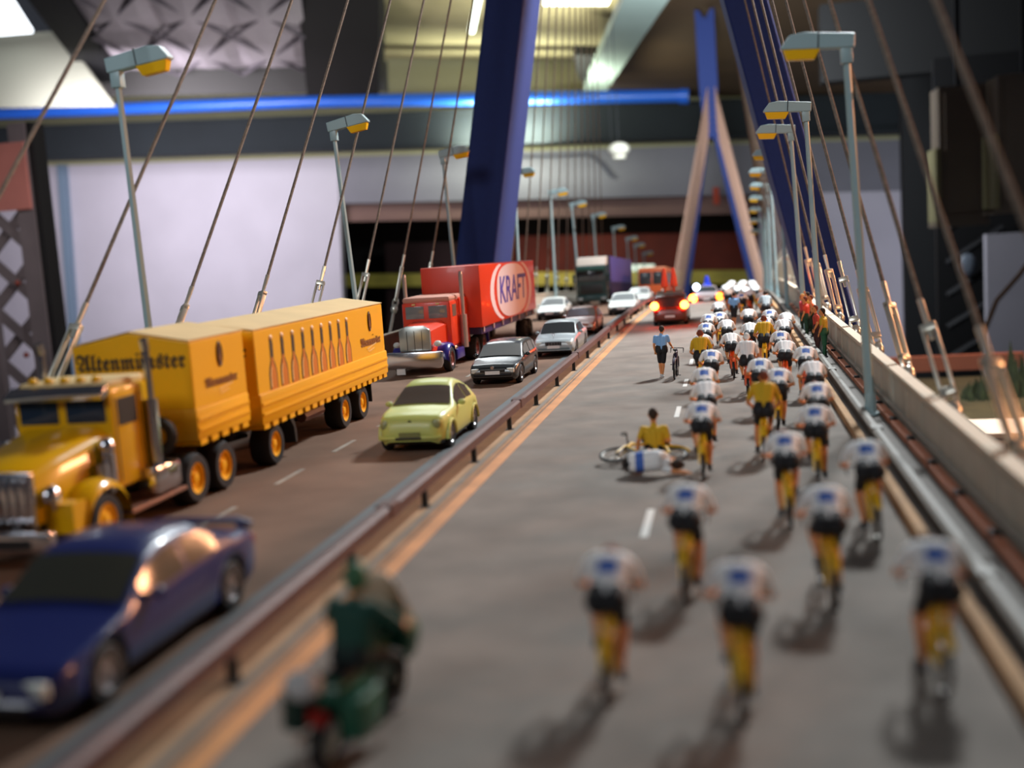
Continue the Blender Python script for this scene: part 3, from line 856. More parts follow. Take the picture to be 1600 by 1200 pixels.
m = MB(); m.lathe([(.055, -.02), (.055, .02), (.04, .03)], 14, (0, .08, .76), 'y'); m.build('emblem', mat('emblem_dark', (40, 44, 30), .3), c)
m = MB(); m.bx(-.36, .3, -.045, .02, .36, .43); m.build('bumper_slot', mat('slot_dark', (46, 44, 30), .6), c, bevel=.02)
put(c, -7.6, 25.3, .0, 'pale lime green rounded small car')

# dark hatchback estate
P = car_paint('anthracite', (34, 38, 40))
ht = [(0, .5), (.05, .62), (.25, .74), (1.0, .86), (1.15, .9), (1.75, 1.3), (2.0, 1.38), (2.6, 1.42), (3.5, 1.38), (3.8, 1.3), (4.05, .96), (4.12, .8), (4.15, .55)]
hb = [(0, .48), (.3, .68), (1.1, .85), (2.4, .9), (4.0, .92), (4.15, .52)]
c = make_car('hatchback_car', 4.15, 1.76, ht, hb, 1.42, P, (.8, 3.3), .32, .18, ws=(1.2, 1.76), rw=(3.82, 4.03), doors=((1.55, 2.4), (2.5, 3.2), (3.28, 3.7)), grille=(1.0, .1, BLACK, 0), roofw=.8, front_round=.1, glass=GLASSL)
m = MB(); m.lathe([(.06, -.02), (.06, .02)], 12, (0, .0, .63), 'y'); m.build('emblem', CHROME, c)
put(c, -8.15, 37.6, -.03, 'dark grey hatchback behind the lime green car')

# pale blue-silver saloon
P = car_paint('silver', (150, 162, 166))
mt_ = [(0, .52), (.04, .68), (.25, .78), (1.2, .9), (1.3, .93), (1.9, 1.34), (2.2, 1.41), (2.9, 1.42), (3.25, 1.36), (3.8, 1.0), (3.95, .97), (4.5, .94), (4.6, .84), (4.65, .55)]
mb_ = [(0, .5), (.3, .7), (1.2, .86), (2.5, .9), (3.9, .92), (4.5, .86), (4.65, .53)]
c = make_car('silver_saloon', 4.65, 1.76, mt_, mb_, 1.42, P, (.84, 3.6), .32, .18, ws=(1.32, 1.92), rw=(3.28, 3.76), doors=((1.7, 2.5), (2.6, 3.3)), grille=(.78, .17, DARK, 6), front_round=.06, mats=mat('bumper_blue', (104, 122, 128), .4))
m = MB(); m.tube([(0, .12, .8), (0, .12, .93)], .012, 5); m.torus(.045, .01, 12, 5, (0, .12, .97), 'y'); m.build('bonnet_star', CHROME, c)
put(c, -7.3, 46.0, -.01, 'silver saloon with upright grille and bonnet ornament')

P = car_paint('copper', (150, 84, 62))
c = make_car('copper_saloon', 4.5, 1.76, sed_top, sed_belt, 1.37, P, (.86, 3.5), .32, .17, ws=(1.38, 1.96), rw=(3.12, 3.72), doors=((1.65, 2.55), (2.65, 3.35)), front_round=.1, glass=GLASSL)
put(c, -7.6, 56.2, 0, 'copper coloured saloon right behind the silver saloon')
P = car_paint('white', (205, 210, 205))
c = make_car('white_saloon', 4.5, 1.76, sed_top, sed_belt, 1.37, P, (.86, 3.5), .32, .17, ws=(1.38, 1.96), rw=(3.12, 3.72), doors=((1.65, 2.55), (2.65, 3.35)), front_round=.1, glass=GLASSL, dark_low=.52)
put(c, -11.1, 69, 0, 'white saloon with dark bumper behind the red trailer')
d = dup(c); put(d, -6.75, 70.5, 0, 'white saloon beside the guard rail ahead of the dark green truck')
d = dup(c); put(d, -6.8, 83.5, 0, 'white saloon following another white car in front of the orange bus')

# orange-lit service estate driving away
GLOW = mat('tail_glow', (255, 62, 18), .4, emit=150)
def glow_lamp(parent, x, y, z, r=.2, mt=GLOW):
    m = MB(); m.ball((x, y, z), (r, .07, r), 12); return m.build('lit_lamp', mt, parent)
P = car_paint('van_red', (92, 44, 24))
vt = [(0, .6), (.05, .72), (.3, .84), (.9, .98), (1.0, 1.02), (1.6, 1.5), (1.9, 1.62), (2.6, 1.66), (4.1, 1.62), (4.3, 1.5), (4.5, 1.0), (4.58, .9), (4.6, .55)]
vb = [(0, .55), (.3, .75), (1.0, .95), (2.5, 1.0), (4.4, 1.0), (4.6, .53)]
c = make_car('service_van', 4.6, 1.84, vt, vb, 1.66, P, (.85, 3.7), .33, .2, ws=(1.06, 1.62), rw=(4.31, 4.48), doors=((1.4, 2.4), (2.5, 3.3), (3.4, 4.15)), roofw=.86)
for s in (-1, 1):
    glow_lamp(c, s * .78, 4.62, 1.12, .22)
m = MB()
for y in (2.2, 3.0, 3.8): m.tube([(-.7, y, 1.66), (-.7, y, 1.74), (.7, y, 1.74), (.7, y, 1.66)], .03, 5)
for s in (-1, 1): m.tube([(s * .7, 2.0, 1.74), (s * .7, 4.0, 1.74)], .03, 5)
m.build('roof_rack', mat('rack_grey', (150, 140, 130), .5), c)
for s in (-.22, .28):
    m = MB(); m.lathe([(.05, 1.72), (.06, 2.0), (.20, 2.05), (.17, 2.4), (.09, 2.9), (.06, 3.05)], 10, (s, 3.2, 0)); m.build('warning_cone', mat('cone_orange', (235, 84, 40), .5), c)
put(c, -3.15, 64.3, PI, 'orange-lit service van with glowing tail lamps and two roof cones', 'van')
P = car_paint('police_white', (170, 160, 160))
c = make_car('escort_car', 4.5, 1.78, sed_top, sed_belt, 1.37, P, (.86, 3.5), .32, .17, ws=(1.38, 1.96), rw=(3.12, 3.72), doors=((1.65, 2.55), (2.65, 3.35)), dark_low=.6)
GLOW2 = mat('tail_glow_amber', (255, 90, 20), .4, emit=40)
glow_lamp(c, .98, 4.5, .62, .3); glow_lamp(c, -.98, 4.5, .66, .27, GLOW2)
glow_lamp(c, .72, 4.1, 1.42, .24, mat('beacon_glow', (190, 215, 255), .4, emit=30))
m = MB(); m.lathe([(.36, 1.36), (.34, 1.46), (.22, 1.55), (.2, 1.85), (.12, 2.1)], 12, (-.05, 2.5, 0)); m.build('beacon', mat('beacon_blue', (30, 60, 190), .3, emit=.25), c)
put(c, -1.85, 89.5, PI, 'escort car with glowing red lamps and a blue beacon', 'car')

# ---------------------------------------------------------------- yellow truck with drawbar trailer
YEL = mat('truck_yellow', (236, 172, 4), .45, coat=.05, spec=.35)
YELD = mat('truck_roof_dusty', (214, 184, 128), .7, noise=.06, scale=1.0)
YCAB = mat('cab_yellow', (214, 160, 4), .25, coat=.35, spec=.4)
PRINT = mat('print_dark', (58, 44, 26), .6)
PRINTB = mat('print_brown', (140, 84, 20), .6)
PRINTL = mat('print_light', (240, 206, 140), .6)
FRAK = '\U0001D56C\U0001D591\U0001D599\U0001D58A\U0001D593\U0001D592\U0001D59A\U0001D593\U0001D598\U0001D599\U0001D58A\U0001D597'
def side_text(parent, txt, size, mt, x, y, z, sxx=1.0, shear=0.0, face='right', ext=.004):
    me = text_mesh(txt, size, ext, shear, sxx); me.materials.clear(); me.materials.append(mt)
    rot = (PI / 2, 0, PI / 2) if face == 'right' else (PI / 2, 0, 0)
    return link('lettering', me, parent, (x, y, z), rot)
def umlaut(parent, x, y, z, r, gap, mt, face):
    m = MB()
    for s in (-1, 1):
        c = (x, y + s * gap, z) if face == 'right' else (x + s * gap, y, z)
        m.box(c, (.008, r, r) if face == 'right' else (r, .008, r), rot=(PI / 4, 0, 0) if face == 'right' else (0, PI / 4, 0))
    return m.build('umlaut', mt, parent, smooth=0)
def emblem(parent, x, y, z, h):
    m = MB(); m.lathe([(.36 * h, 0), (.36 * h, .012)], 24, (0, 0, 0), 'x')
    e = m.build('emblem', PRINT, parent, (x, y, z), smooth=0); e.scale = (1, .62, 1.35)
    m = MB(); m.torus(.3 * h, .014, 24, 4, (.014, 0, 0), 'x'); m.build('ring', PRINTB, e)
    m = MB(); m.lathe([(.02, .012), (.02, .018)], 6, (0, 0, 0), 'x')
    m.bx(.012, .018, -.05 * h, .05 * h, .08 * h, .22 * h); m.prism([(-.16 * h, -.2 * h), (.16 * h, -.2 * h), (.08 * h, .06 * h), (-.08 * h, .06 * h)], 'yz', .012, .018); m.build('figure', PRINTB, e, smooth=0)
    return e
def tarp_box(parent, W, L, z0, z1, rise, y0, nm='tarp'):
    hw = W / 2
    m = MB(); m.prism([(-hw, z0), (hw, z0), (hw, z1), (0, z1 + rise), (-hw, z1)], 'xz', y0, y0 + L)
    t = m.build(nm, YEL, parent, smooth=0, bevel=.035)
    m = MB()
    for s in (-1, 1):
        m.add([(0, y0 - .01, z1 + rise + .012), (s * (hw + .012), y0 - .01, z1 + .012), (s * (hw + .012), y0 + L + .01, z1 + .012), (0, y0 + L + .01, z1 + rise + .012),
               (0, y0 - .01, z1 + rise + .03), (s * (hw + .012), y0 - .01, z1 + .03), (s * (hw + .012), y0 + L + .01, z1 + .03), (0, y0 + L + .01, z1 + rise + .03)],
              [(0, 1, 2, 3), (4, 7, 6, 5), (0, 4, 5, 1), (1, 5, 6, 2), (2, 6, 7, 3), (3, 7, 4, 0)])
    m.build('roof', YELD, parent, smooth=0)
    return t
def dropside(parent, W, L, z0, z1, y0, teeth):
    hw = W / 2 + .05
    m = MB(); m.bx(-hw, hw, y0, y0 + L, z0, z1); d = m.build('dropside', YEL, parent, bevel=.03)
    for z in (z0 + (z1 - z0) * .33, z0 + (z1 - z0) * .66):
        for q in (-1, 1):
            m = MB(); m.bx(q * (hw - .01), q * (hw + .025), y0 + .05, y0 + L - .05, z - .03, z + .03); m.build('side_rib', YEL, d, smooth=0)
    n = teeth
    for k in range(n):
        y = y0 + (k + .5) * L / n
        m = MB(); m.bx(-hw + .02, hw - .02, y - L / n * .3, y + L / n * .3, z0 - .12, z0 + .02); m.build('crossbearer', YEL, d, smooth=0)
t = empty('yellow_truck', (-12.0, 15.5, 0))
# local: y=0 grille, +y rearwards
m = MB(); m.bx(-.45, .45, .8, 7.8, .55, .82); m.build('chassis', DARK, t)
hood = MB()
vs = []
for y, hwid, zt, zb in ((.57, .72, 1.6, .75), (.75, .74, 1.72, .75), (1.4, .78, 1.84, .8), (2.1, .84, 1.95, .85), (2.75, .9, 2.06, .9)):
    vs += [(-hwid, y, zb), (-hwid, y, zt - .22), (-hwid * .82, y, zt - .04), (0, y, zt), (hwid * .82, y, zt - .04), (hwid, y, zt - .22), (hwid, y, zb)]
fs = []
for i in range(4):
    for k in range(7):
        k2 = (k + 1) % 7
        fs.append((i * 7 + k, i * 7 + k2, i * 7 + 7 + k2, i * 7 + 7 + k))
fs += [tuple(range(7)), tuple(range(28, 35))]
hood.add(vs, fs); hood.build('bonnet', YCAB, t, smooth=50)
m = MB(); m.bx(-.78, .78, .45, .59, .72, 1.66); gr = m.build('grille', CHROME, t, bevel=.04)
for k in range(9):
    m = MB(); m.bx(-.66 + k * .165 - .035, -.66 + k * .165 + .035, 0.40, .47, .8, 1.55); m.build('grille_bar', CHROME, gr, bevel=.01)
m = MB(); m.bx(-.2, .2, .37, .42, 1.0, 1.2); m.build('badge', mat('badge_copper', (150, 110, 90), .4), gr)
m = MB(); m.prism([(-1.3, .42), (1.3, .42), (1.3, .76), (-1.3, .76)], 'xz', .05, .25); bu = m.build('bumper', CHROME, t, bevel=.05)
for s in (-1, 1):
    m = MB(); m.bx(s * .35, s * .95, .03, .06, .5, .66); m.build('air_slot', BLACK, bu)
    m = MB(); m.bx(s * .4 - .06, s * .4 + .06, .25, .8, .5, .7); m.build('bumper_bracket', DARK, bu)
for s in (-1, 1):
    # swept front fender
    m = MB(); N = 14; vs = []; fs = []
    for k in range(N + 1):
        a = PI * (1.02 - 1.10 * k / N)
        y = 1.92 + .72 * math.cos(a); z = .5 + .70 * math.sin(a)
        for xx, dz in ((.72, .02), (1.0, .07), (1.22, .0), (1.26, -.12)):
            vs.append((s * xx, y, z + dz))
    for k in range(N):
        for j in range(3):
            fs.append((k * 4 + j, k * 4 + j + 1, k * 4 + 5 + j, k * 4 + 4 + j))
    n0 = len(vs); m.add(vs, fs)
    m.box((s * .95, 1.1, .78), (.5, .4, .5))
    f = m.build('fender', YCAB, t, smooth=60)
    m = MB(); m.ball((s * .86, .85, 1.2), (.17, .2, .17), 12); m.tube([(s * .86, .95, .9), (s * .86, .9, 1.1)], .05, 6); m.build('headlight', CHROME, t)
    m = MB(); m.bx(s * .9, s * 1.28, 2.6, 4.7, .42, .50); m.build('running_board', mat('board_pink', (150, 112, 96), .4, .5), t, bevel=.02)
    m = MB(); m.tube([(s * 1.0, 2.42, .9), (s * 1.0, 2.42, 1.6)], .14, 10); m.ball((s * 1.0, 2.42, 1.72), .16, 10); m.tube([(s * 1.0, 2.2, 1.05), (s * 1.0, 2.2, 1.45)], .12, 10); m.build('air_cleaner', CHROME, t)
    m = MB(); m.bx(s * .85, s * 1.3, 3.55, 4.55, .55, 1.1); m.build('fuel_tank', CHROME, t, bevel=.1)
    m = MB(); m.tube([(s * 1.1, 3.95, .65), (s * 1.1, 3.95, 1.2)], .07, 8); m.tube([(s * 1.1, 3.95, 1.1), (s * 1.1, 3.95, 2.35)], .12, 10); m.tube([(s * 1.1, 3.95, 2.3), (s * 1.1, 3.95, 3.35)], .07, 8); m.tube([(s * 1.1, 3.95, 3.3), (s * 1.1, 3.9, 3.5)], .085, 8); m.build('exhaust_stack', CHROME, t)
    wheel(t, s * 1.05, 1.92, .5, .3, YEL, 'yel', s)
    for y in (5.2, 6.5): wheel(t, s * 1.02, y, .53, .5, YEL, 'yel2', s)
# cab
m = MB(); m.bx(-.98, .98, 2.75, 4.1, .85, 2.72)
cab = m.build('cab', YCAB, t, bevel=.09)
m = MB(); m.bx(-.9, .9, 2.85, 4.15, 2.70, 2.84); m.build('cab_roof', YELD, cab, bevel=.05)
for s in (-1, 1):
    m = MB(); m.bx(s * .08, s * .86, 2.735, 2.76, 2.10, 2.54); m.build('windscreen_pane', mat('truck_glass', (34, 46, 62), .06), cab, bevel=.01)
    m = MB(); m.bx(s * .975, s * .99, 2.95, 3.6, 2.0, 2.5); m.build('side_window', BLACK, cab)
    for q in (2.85, 3.7):
        m = MB(); m.bx(s * .975, s * .99, q, q + .02, 1.0, 2.55); m.build('door_seam', PRINT, cab, smooth=0)
for k in range(5):
    m = MB(); m.ball((-.64 + .32 * k, 2.93, 2.88), (.08, .12, .07), 8); m.build('marker_lamp', YCAB, cab)
m = MB(); m.prism([(2.72, 2.62), (2.50, 2.54), (2.46, 2.66), (2.72, 2.80)], 'yz', -.98, .98); m.build('sun_visor', CHROME, cab, bevel=.02)
# truck box
tarp_box(t, 2.6, 2.55, 1.9, 3.3, .24, 5.3)
dropside(t, 2.54, 2.55, 1.28, 1.92, 5.3, 5)
m = MB(); m.torus(.3, .11, 18, 8, (.75, 4.7, 1.5), 'y'); m.build('spare_wheel', RUBBER, t)
me = side_text(t, FRAK, .46, PRINT, -.02, 5.285, 2.93, .92, face='front')
umlaut(t, .20, 5.283, 3.10, .05, .05, PRINT, 'front')
emblem(t, 1.31, 6.6, 2.92, .56)
side_text(t, FRAK, .27, PRINTB, 1.31, 6.6, 2.36)
m = MB()
m.prism([(6.45, 2.16), (7.1, 2.24), (7.1, 2.26), (6.45, 2.18)], 'yz', 1.31, 1.318); m.prism([(6.5, 2.08), (6.9, 2.13), (6.9, 2.145), (6.5, 2.1)], 'yz', 1.31, 1.318); m.build('script_stroke', PRINTL, t, smooth=0)
tag(t, 'yellow long-nosed truck with a gabled tarpaulin body', 'truck', 'trucks in the traffic')
t.rotation_euler = (0, 0, .0)
# trailer
r = empty('yellow_trailer', (-11.93, 23.75, 0)); r.rotation_euler = (0, 0, .006)
tarp_box(r, 2.6, 9.9, 1.75, 3.25, .22, 0)
dropside(r, 2.6, 9.9, 1.08, 1.78, 0, 19)
m = MB(); m.bx(-.4, .4, .2, 9.6, .75, 1.1); m.build('chassis', DARK, r)
m = MB(); m.tube([(-.45, 1.0, .7), (0, -.9, .72)], .06, 6); m.tube([(.45, 1.0, .7), (0, -.9, .72)], .06, 6); m.build('drawbar', DARK, r)
m = MB(); m.prism([(1.45, 1.08), (2.0, 1.08), (2.2, .6), (2.2, .3), (2.1, .3), (2.05, .7), (1.85, .95), (1.45, .98)], 'yz', .85, 1.25); m.build('mudguard', BLACK, r)
for s in (-1, 1):
    wheel(r, s * 1.02, .85, .5, .5, YEL, 'yel2s', s)
    for y in (5.9, 7.5): wheel(r, s * 1.02, y, .5, .5, YEL, 'yel2s', s)
    m = MB(); m.bx(s * .8, s * 1.28, 8.25, 8.3, .4, 1.0); m.build('mud_flap', BLACK, r)
    m = MB(); m.tube([(s * 1.0, 3.2, .75), (s * 1.0, 4.6, .75)], .14, 8); m.build('side_tank', mat('tank_red', (84, 50, 40), .5), r)
m = MB(); m.bx(-.85, -.6, -.012, 0, 2.7, 2.95); m.build('front_marking', PRINT, r, smooth=0)
side_text(r, '\U0001D597', .42, PRINT, 1.02, -.012, 2.78, face='front')
# nine printed bottles
for k in range(9):
    y = .95 + k * .685
    b = empty('printed_bottle', (1.302, y, 1.80)); b.scale = (1, 1.15, 1.04); b.parent = r
    def pl(name, poly, x0, x1, mt_):
        m = MB(); m.prism(poly, 'yz', x0, x1); return m.build(name, mt_, b, smooth=0)
    pl('outline', [(-.21, 0), (.21, 0), (.21, .34), (.17, .5), (.075, .66), (.075, 1.12), (-.075, 1.12), (-.075, .66), (-.17, .5), (-.21, .34)], 0, .004, PRINT)
    pl('bottle_body', [(-.16, 0), (.17, 0), (.165, .34), (.12, .48), (.05, .6), (.03, .72), (-.04, .72), (-.06, .6), (-.13, .46), (-.16, .3)], .004, .008, mat('bottle_amber', (206, 116, 12), .5))
    pl('neck_label', [(-.07, .72), (.07, .72), (.08, 1.06), (-.06, 1.06)], .004, .009, PRINT)
    pl('gloss', [(-.16, .05), (-.115, .05), (-.115, .34), (-.05, .52), (-.09, .5), (-.15, .36)], .008, .011, PRINTL)
    m = MB(); m.ball((.0, 0, 1.17), (.04, .075, .06), 10); m.build('stopper', mat('stopper_cream', (240, 205, 170), .5), b)
emblem(r, 1.31, 8.5, 2.8, .62)
side_text(r, FRAK, .34, PRINTB, 1.31, 8.5, 2.2)
umlaut(r, 1.315, 8.72, 2.38, .03, .04, PRINTB, 'right')
m = MB(); m.prism([(8.1, 1.98), (9.0, 2.1), (9.0, 2.125), (8.1, 2.01)], 'yz', 1.31, 1.318); m.prism([(8.25, 1.9), (8.8, 1.97), (8.8, 1.99), (8.25, 1.925)], 'yz', 1.31, 1.318); m.build('script_stroke', PRINTL, r, smooth=0)
tag(r, 'yellow gabled trailer printed with a row of nine bottles', 'trailer')

# ---------------------------------------------------------------- red articulated truck
RED = mat('truck_red', (214, 52, 4), .4, coat=.15)
IND = mat('fender_indigo', (42, 34, 120), .3, coat=.4)
t = empty('red_truck', (-12.0, 41.6, 0))
m = MB(); m.bx(-.45, .45, .4, 7.5, .55, .85); m.build('chassis', mat('chassis_indigo', (34, 30, 74), .5), t)
m = MB(); m.prism([(-1.05, .3), (1.05, .3), (1.12, .5), (1.12, .95), (-1.12, .95), (-1.12, .5)], 'xz', -.25, 0); m.build('bumper', CHROME, t, bevel=.05)
m = MB(); m.bx(-.72, -.38, -.28, -.25, .1, .32); m.build('licence_plate', WHITE, t)
m = MB(); m.prism([(-.62, .95), (.62, .95), (.62, 1.78), (.35, 1.93), (-.35, 1.93), (-.62, 1.78)], 'xz', .0, .18); gr = m.build('grille', mat('grille_steel', (170, 176, 172), .3, .7), t, bevel=.05)
for k in range(3):
    m = MB(); m.bx(-.3 + k * .3 - .008, -.3 + k * .3 + .008, -.02, .02, 1.0, 1.75); m.build('grille_seam', DARK, gr, smooth=0)
vs = []; fs = []
for y, hwid, zt, zb in ((.18, .62, 1.86, .9), (1.0, .70, 1.93, .9), (2.0, .82, 2.0, .9)):
    vs += [(-hwid, y, zb), (-hwid, y, zt - .16), (-hwid * .7, y, zt - .02), (0, y, zt), (hwid * .7, y, zt - .02), (hwid, y, zt - .16), (hwid, y, zb)]
for i in range(2):
    for k in range(7):
        k2 = (k + 1) % 7
        fs.append((i * 7 + k, i * 7 + k2, i * 7 + 7 + k2, i * 7 + 7 + k))
fs += [tuple(range(7)), tuple(range(14, 21))]
m = MB(); m.add(vs, fs); m.build('bonnet', RED, t, smooth=50)
m = MB(); m.bx(-1.02, 1.02, 2.0, 3.4, .9, 2.75); cab = m.build('cab', RED, t, bevel=.1)
m = MB(); m.bx(-1.0, 1.0, 2.0, 4.8, 2.7, 2.95); m.build('cab_roof', mat('roof_dusty', (190, 132, 112), .6), cab, bevel=.12)
m = MB(); m.bx(-1.08, 1.08, 3.4, 4.9, .8, 2.8); m.build('sleeper', RED, cab, bevel=.1)
for s in (-1, 1):
    m = MB(); m.bx(s * .10, s * .86, 1.985, 2.01, 2.08, 2.58); m.build('windscreen_pane', GLASSL, cab, bevel=.01)
    m = MB(); m.bx(s * 1.015, s * 1.03, 2.25, 2.9, 2.1, 2.58); m.build('side_window', mat('dim_glass', (110, 84, 70), .1), cab)
    m = MB(); m.box((s * .5, 1.985, 2.66), (.14, .08, .06)); m.build('marker_lamp', mat('amber_pale', (220, 200, 130), .4), cab)
    vs = []; fs = []; N = 12
    m = MB()
    for k in range(N + 1):
        a = PI * (1.0 - 1.05 * k / N)
        y = 1.25 + .66 * math.cos(a); z = .5 + .62 * math.sin(a)
        for xx, dz in ((.62, .03), (.95, .05), (1.14, .0), (1.17, -.1)): vs.append((s * xx, y, z + dz))
    for k in range(N):
        for j in range(3): fs.append((k * 4 + j, k * 4 + j + 1, k * 4 + 5 + j, k * 4 + 4 + j))
    m.add(vs, fs); m.build('fender', IND, t, smooth=60)
    m = MB(); m.ball((s * .82, .35, 1.2), (.16, .16, .12), 10); m.build('headlight', HEADL, t)
    m = MB(); m.bx(s * .7, s * 1.2, 1.95, 3.2, .38, .8); m.build('step_box', IND, t, bevel=.04)
    m = MB(); m.tube([(s * .98, 2.15, .45), (s * .98, 2.15, .95)], .2, 12); m.build('air_tank', CHROME, t, bevel=.02)
    m = MB(); m.tube([(s * 1.2, 3.3, .75), (s * 1.2, 3.3, 2.1)], .15, 10); m.tube([(s * 1.2, 3.3, 2.05), (s * 1.2, 3.3, 3.75)], .085, 10); m.tube([(s * 1.2, 3.3, 3.7), (s * 1.2, 3.34, 3.85)], [.085, .07], 10)
    m.build('exhaust_stack', mat('stack_pale', (196, 180, 172), .35, .7), t)
    wheel(t, s * 1.0, 1.25, .5, .3, mat('rim_red', (120, 60, 50), .4, .3), 'red', s)
    for y in (5.4, 6.8): wheel(t, s * 1.0, y, .5, .5, mat('rim_red', (120, 60, 50), .4, .3), 'red2', s)
tag(t, 'red long-nosed tractor truck with chrome stacks', 'truck', 'trucks in the traffic')
r = empty('red_trailer', (-11.6, 46.3, 0)); r.rotation_euler = (math.radians(-.6), 0, .004)
m = MB(); m.bx(-1.28, 1.28, 0, 13.9, 1.42, 4.05); m.build('box', RED, r, bevel=.03)
m = MB(); m.bx(-1.2, 1.2, .1, 13.8, 1.12, 1.42); fr = m.build('underframe', mat('chassis_indigo', (34, 30, 74), .5), r)
for k in range(7):
    for s in (-1, 1):
        m = MB(); m.bx(s * 1.22, s * 1.27, .3 + k * 2.1, .45 + k * 2.1, 1.2, 1.42); m.build('bracket', mat('bracket_pink', (200, 160, 150), .5), fr, smooth=0)
for s in (-1, 1):
    for y in (10.6, 12.0): wheel(r, s * 1.02, y, .52, .5, DARK, 'dark2', s)
    m = MB(); m.bx(s * .7, s * .82, 3.2, 3.35, .15, 1.2); m.build('landing_leg', IND, r)
LGW = mat('logo_white', (226, 196, 190), .5)
def side_poly(name, poly, x0, x1, mt_):
    m = MB(); m.prism(poly, 'yz', x0, x1); return m.build(name, mt_, r, smooth=0)
# white racetrack hexagon and the side arcs
cy, cz = 7.4, 2.74
def hexround(ry, rz, n=40, p=2.6):
    return [(cy + ry * math.copysign(abs(math.cos(2 * PI * k / n)) ** (2 / p), math.cos(2 * PI * k / n)), cz + rz * math.copysign(abs(math.sin(2 * PI * k / n)) ** (2 / p), math.sin(2 * PI * k / n))) for k in range(n)]
side_poly('logo_field', hexround(3.9, 1.25), 1.275, 1.292, LGW)
for s in (-1, 1):
    o_, i_ = [], []
    for k in range(13):
        a = -1.12 + 2.24 * k / 12
        o_.append((cy + s * (5.4 * math.cos(a) ** .7), cz + 1.42 * math.sin(a)))
        i_.append((cy + s * (4.6 * math.cos(a) ** .7), cz + 1.36 * math.sin(a)))
    m = MB(); m.prism(o_ + i_[::-1], 'yz', 1.275, 1.29); m.build('logo_arc', LGW, r, smooth=0)
side_text(r, 'KRAFT', 1.75, mat('logo_blue', (58, 50, 150), .5), 1.296, cy, cz, 1.32, .12, ext=.006)
tag(r, 'red box trailer with a white KRAFT sign on its side', 'trailer')

# ---------------------------------------------------------------- dark green cab-over truck and violet trailer
DG = mat('truck_green', (16, 40, 40), .35, coat=.3)
t = empty('green_truck', (-11.0, 91, zr(91)))
m = MB(); m.bx(-1.25, 1.25, 0, 2.2, .55, 3.3); cab = m.build('cab', DG, t, bevel=.12)
m = MB(); m.prism([(.15, 3.2), (2.2, 3.2), (2.2, 3.95), (.8, 3.9)], 'yz', -1.2, 1.2); m.build('roof_spoiler', mat('spoiler_cream', (190, 176, 164), .5), cab, bevel=.08)
m = MB(); m.bx(-1.1, 1.1, -.03, .02, 2.0, 2.85); m.build('windscreen', GLASS, cab, bevel=.02)
m = MB(); m.bx(-1.15, 1.15, -.22, .05, 2.85, 3.2); m.build('sun_visor', mat('visor_teal', (30, 66, 60), .4), cab, bevel=.05)
m = MB(); m.bx(-.9, .9, -.04, .02, 1.05, 1.75); m.build('grille', BLACK, cab, bevel=.02)
m = MB(); m.bx(-1.25, 1.25, -.2, .05, .35, .85); m.build('bumper', DG, t, bevel=.06)
for s in (-1, 1):
    m = MB(); m.bx(s * .75, s * 1.15, -.23, -.18, .5, .7); m.build('headlight', GLASSL, t, bevel=.02)
    m = MB(); m.bx(s * 1.3, s * 1.5, -.1, .05, 1.9, 2.6); m.bx(s * 1.2, s * 1.35, -.02, .02, 2.4, 2.45); m.build('mirror', DG, cab, bevel=.03)
    wheel(t, s * 1.05, 1.2, .5, .3, DARK, 'dark', s); wheel(t, s * 1.05, 4.6, .5, .45, DARK, 'dark2', s)
m = MB(); m.bx(-.45, .45, .5, 6, .6, .9); m.build('chassis', DARK, t)
tag(t, 'dark green cab-over truck with a cream roof spoiler', 'truck', 'trucks in the traffic')
r = empty('violet_trailer', (-11.0, 94, zr(94))); r.rotation_euler = (-.055, 0, -.05)
m = MB(); m.bx(-1.27, 1.27, 0, 13.5, 1.2, 4.05); bo = m.build('box', mat('trailer_violet', (78, 70, 130), .5), r, bevel=.04)
m = MB(); m.bx(1.2, 1.29, .2, 13.3, .7, 1.9); m.build('side_skirt', mat('skirt_navy', (30, 28, 60), .5), r, smooth=0)
m = MB(); m.bx(-1.29, 1.29, -.02, .1, 1.2, 4.08); m.build('front_frame', mat('frame_dark', (52, 44, 66), .5), bo, smooth=0)
for s in (-1, 1):
    for y in (9.5, 10.9, 12.3): wheel(r, s * 1.05, y, .5, .45, DARK, 'dark2', s)
tag(r, 'violet box trailer behind the dark green truck', 'trailer')

# ---------------------------------------------------------------- orange bus
ORB = mat('bus_orange', (206, 96, 48), .4, coat=.3)
b = empty('orange_bus', (-7.0 + sx(101), 101, zr(101))); b.rotation_euler = (-.05, 0, -.01)
m = MB(); m.bx(-1.25, 1.25, 0, 10.5, .4, 2.85); bo = m.build('body', ORB, b, bevel=.15)
m = MB(); m.bx(-1.2, 1.2, -.05, 10.4, 2.8, 3.0); m.build('roof', mat('bus_roof', (226, 150, 110), .5), b, bevel=.08)
for s in (-1, 1):
    m = MB(); m.bx(s * .05, s * 1.12, -.03, .02, 1.45, 2.6); m.build('windscreen_pane', GLASS, bo, bevel=.02)
    for k in range(6):
        m = MB(); m.bx(s * 1.24, s * 1.265, .8 + k * 1.55, 2.2 + k * 1.55, 1.5, 2.5); m.build('side_window', mat('bus_glass', (92, 84, 84), .12), bo)
    m = MB(); m.ball((s * .9, -.02, .85), (.14, .05, .14), 10); m.build('headlight', HEADL, b)
    for y in (2.0, 7.6): wheel(b, s * 1.1, y, .48, .3, DARK, 'dark', s)
m = MB(); m.bx(-1.22, 1.22, -.1, .0, .4, .65); m.build('bumper', DARK, b, bevel=.03)
tag(b, 'orange bus with wide windscreen behind the service van', 'bus')

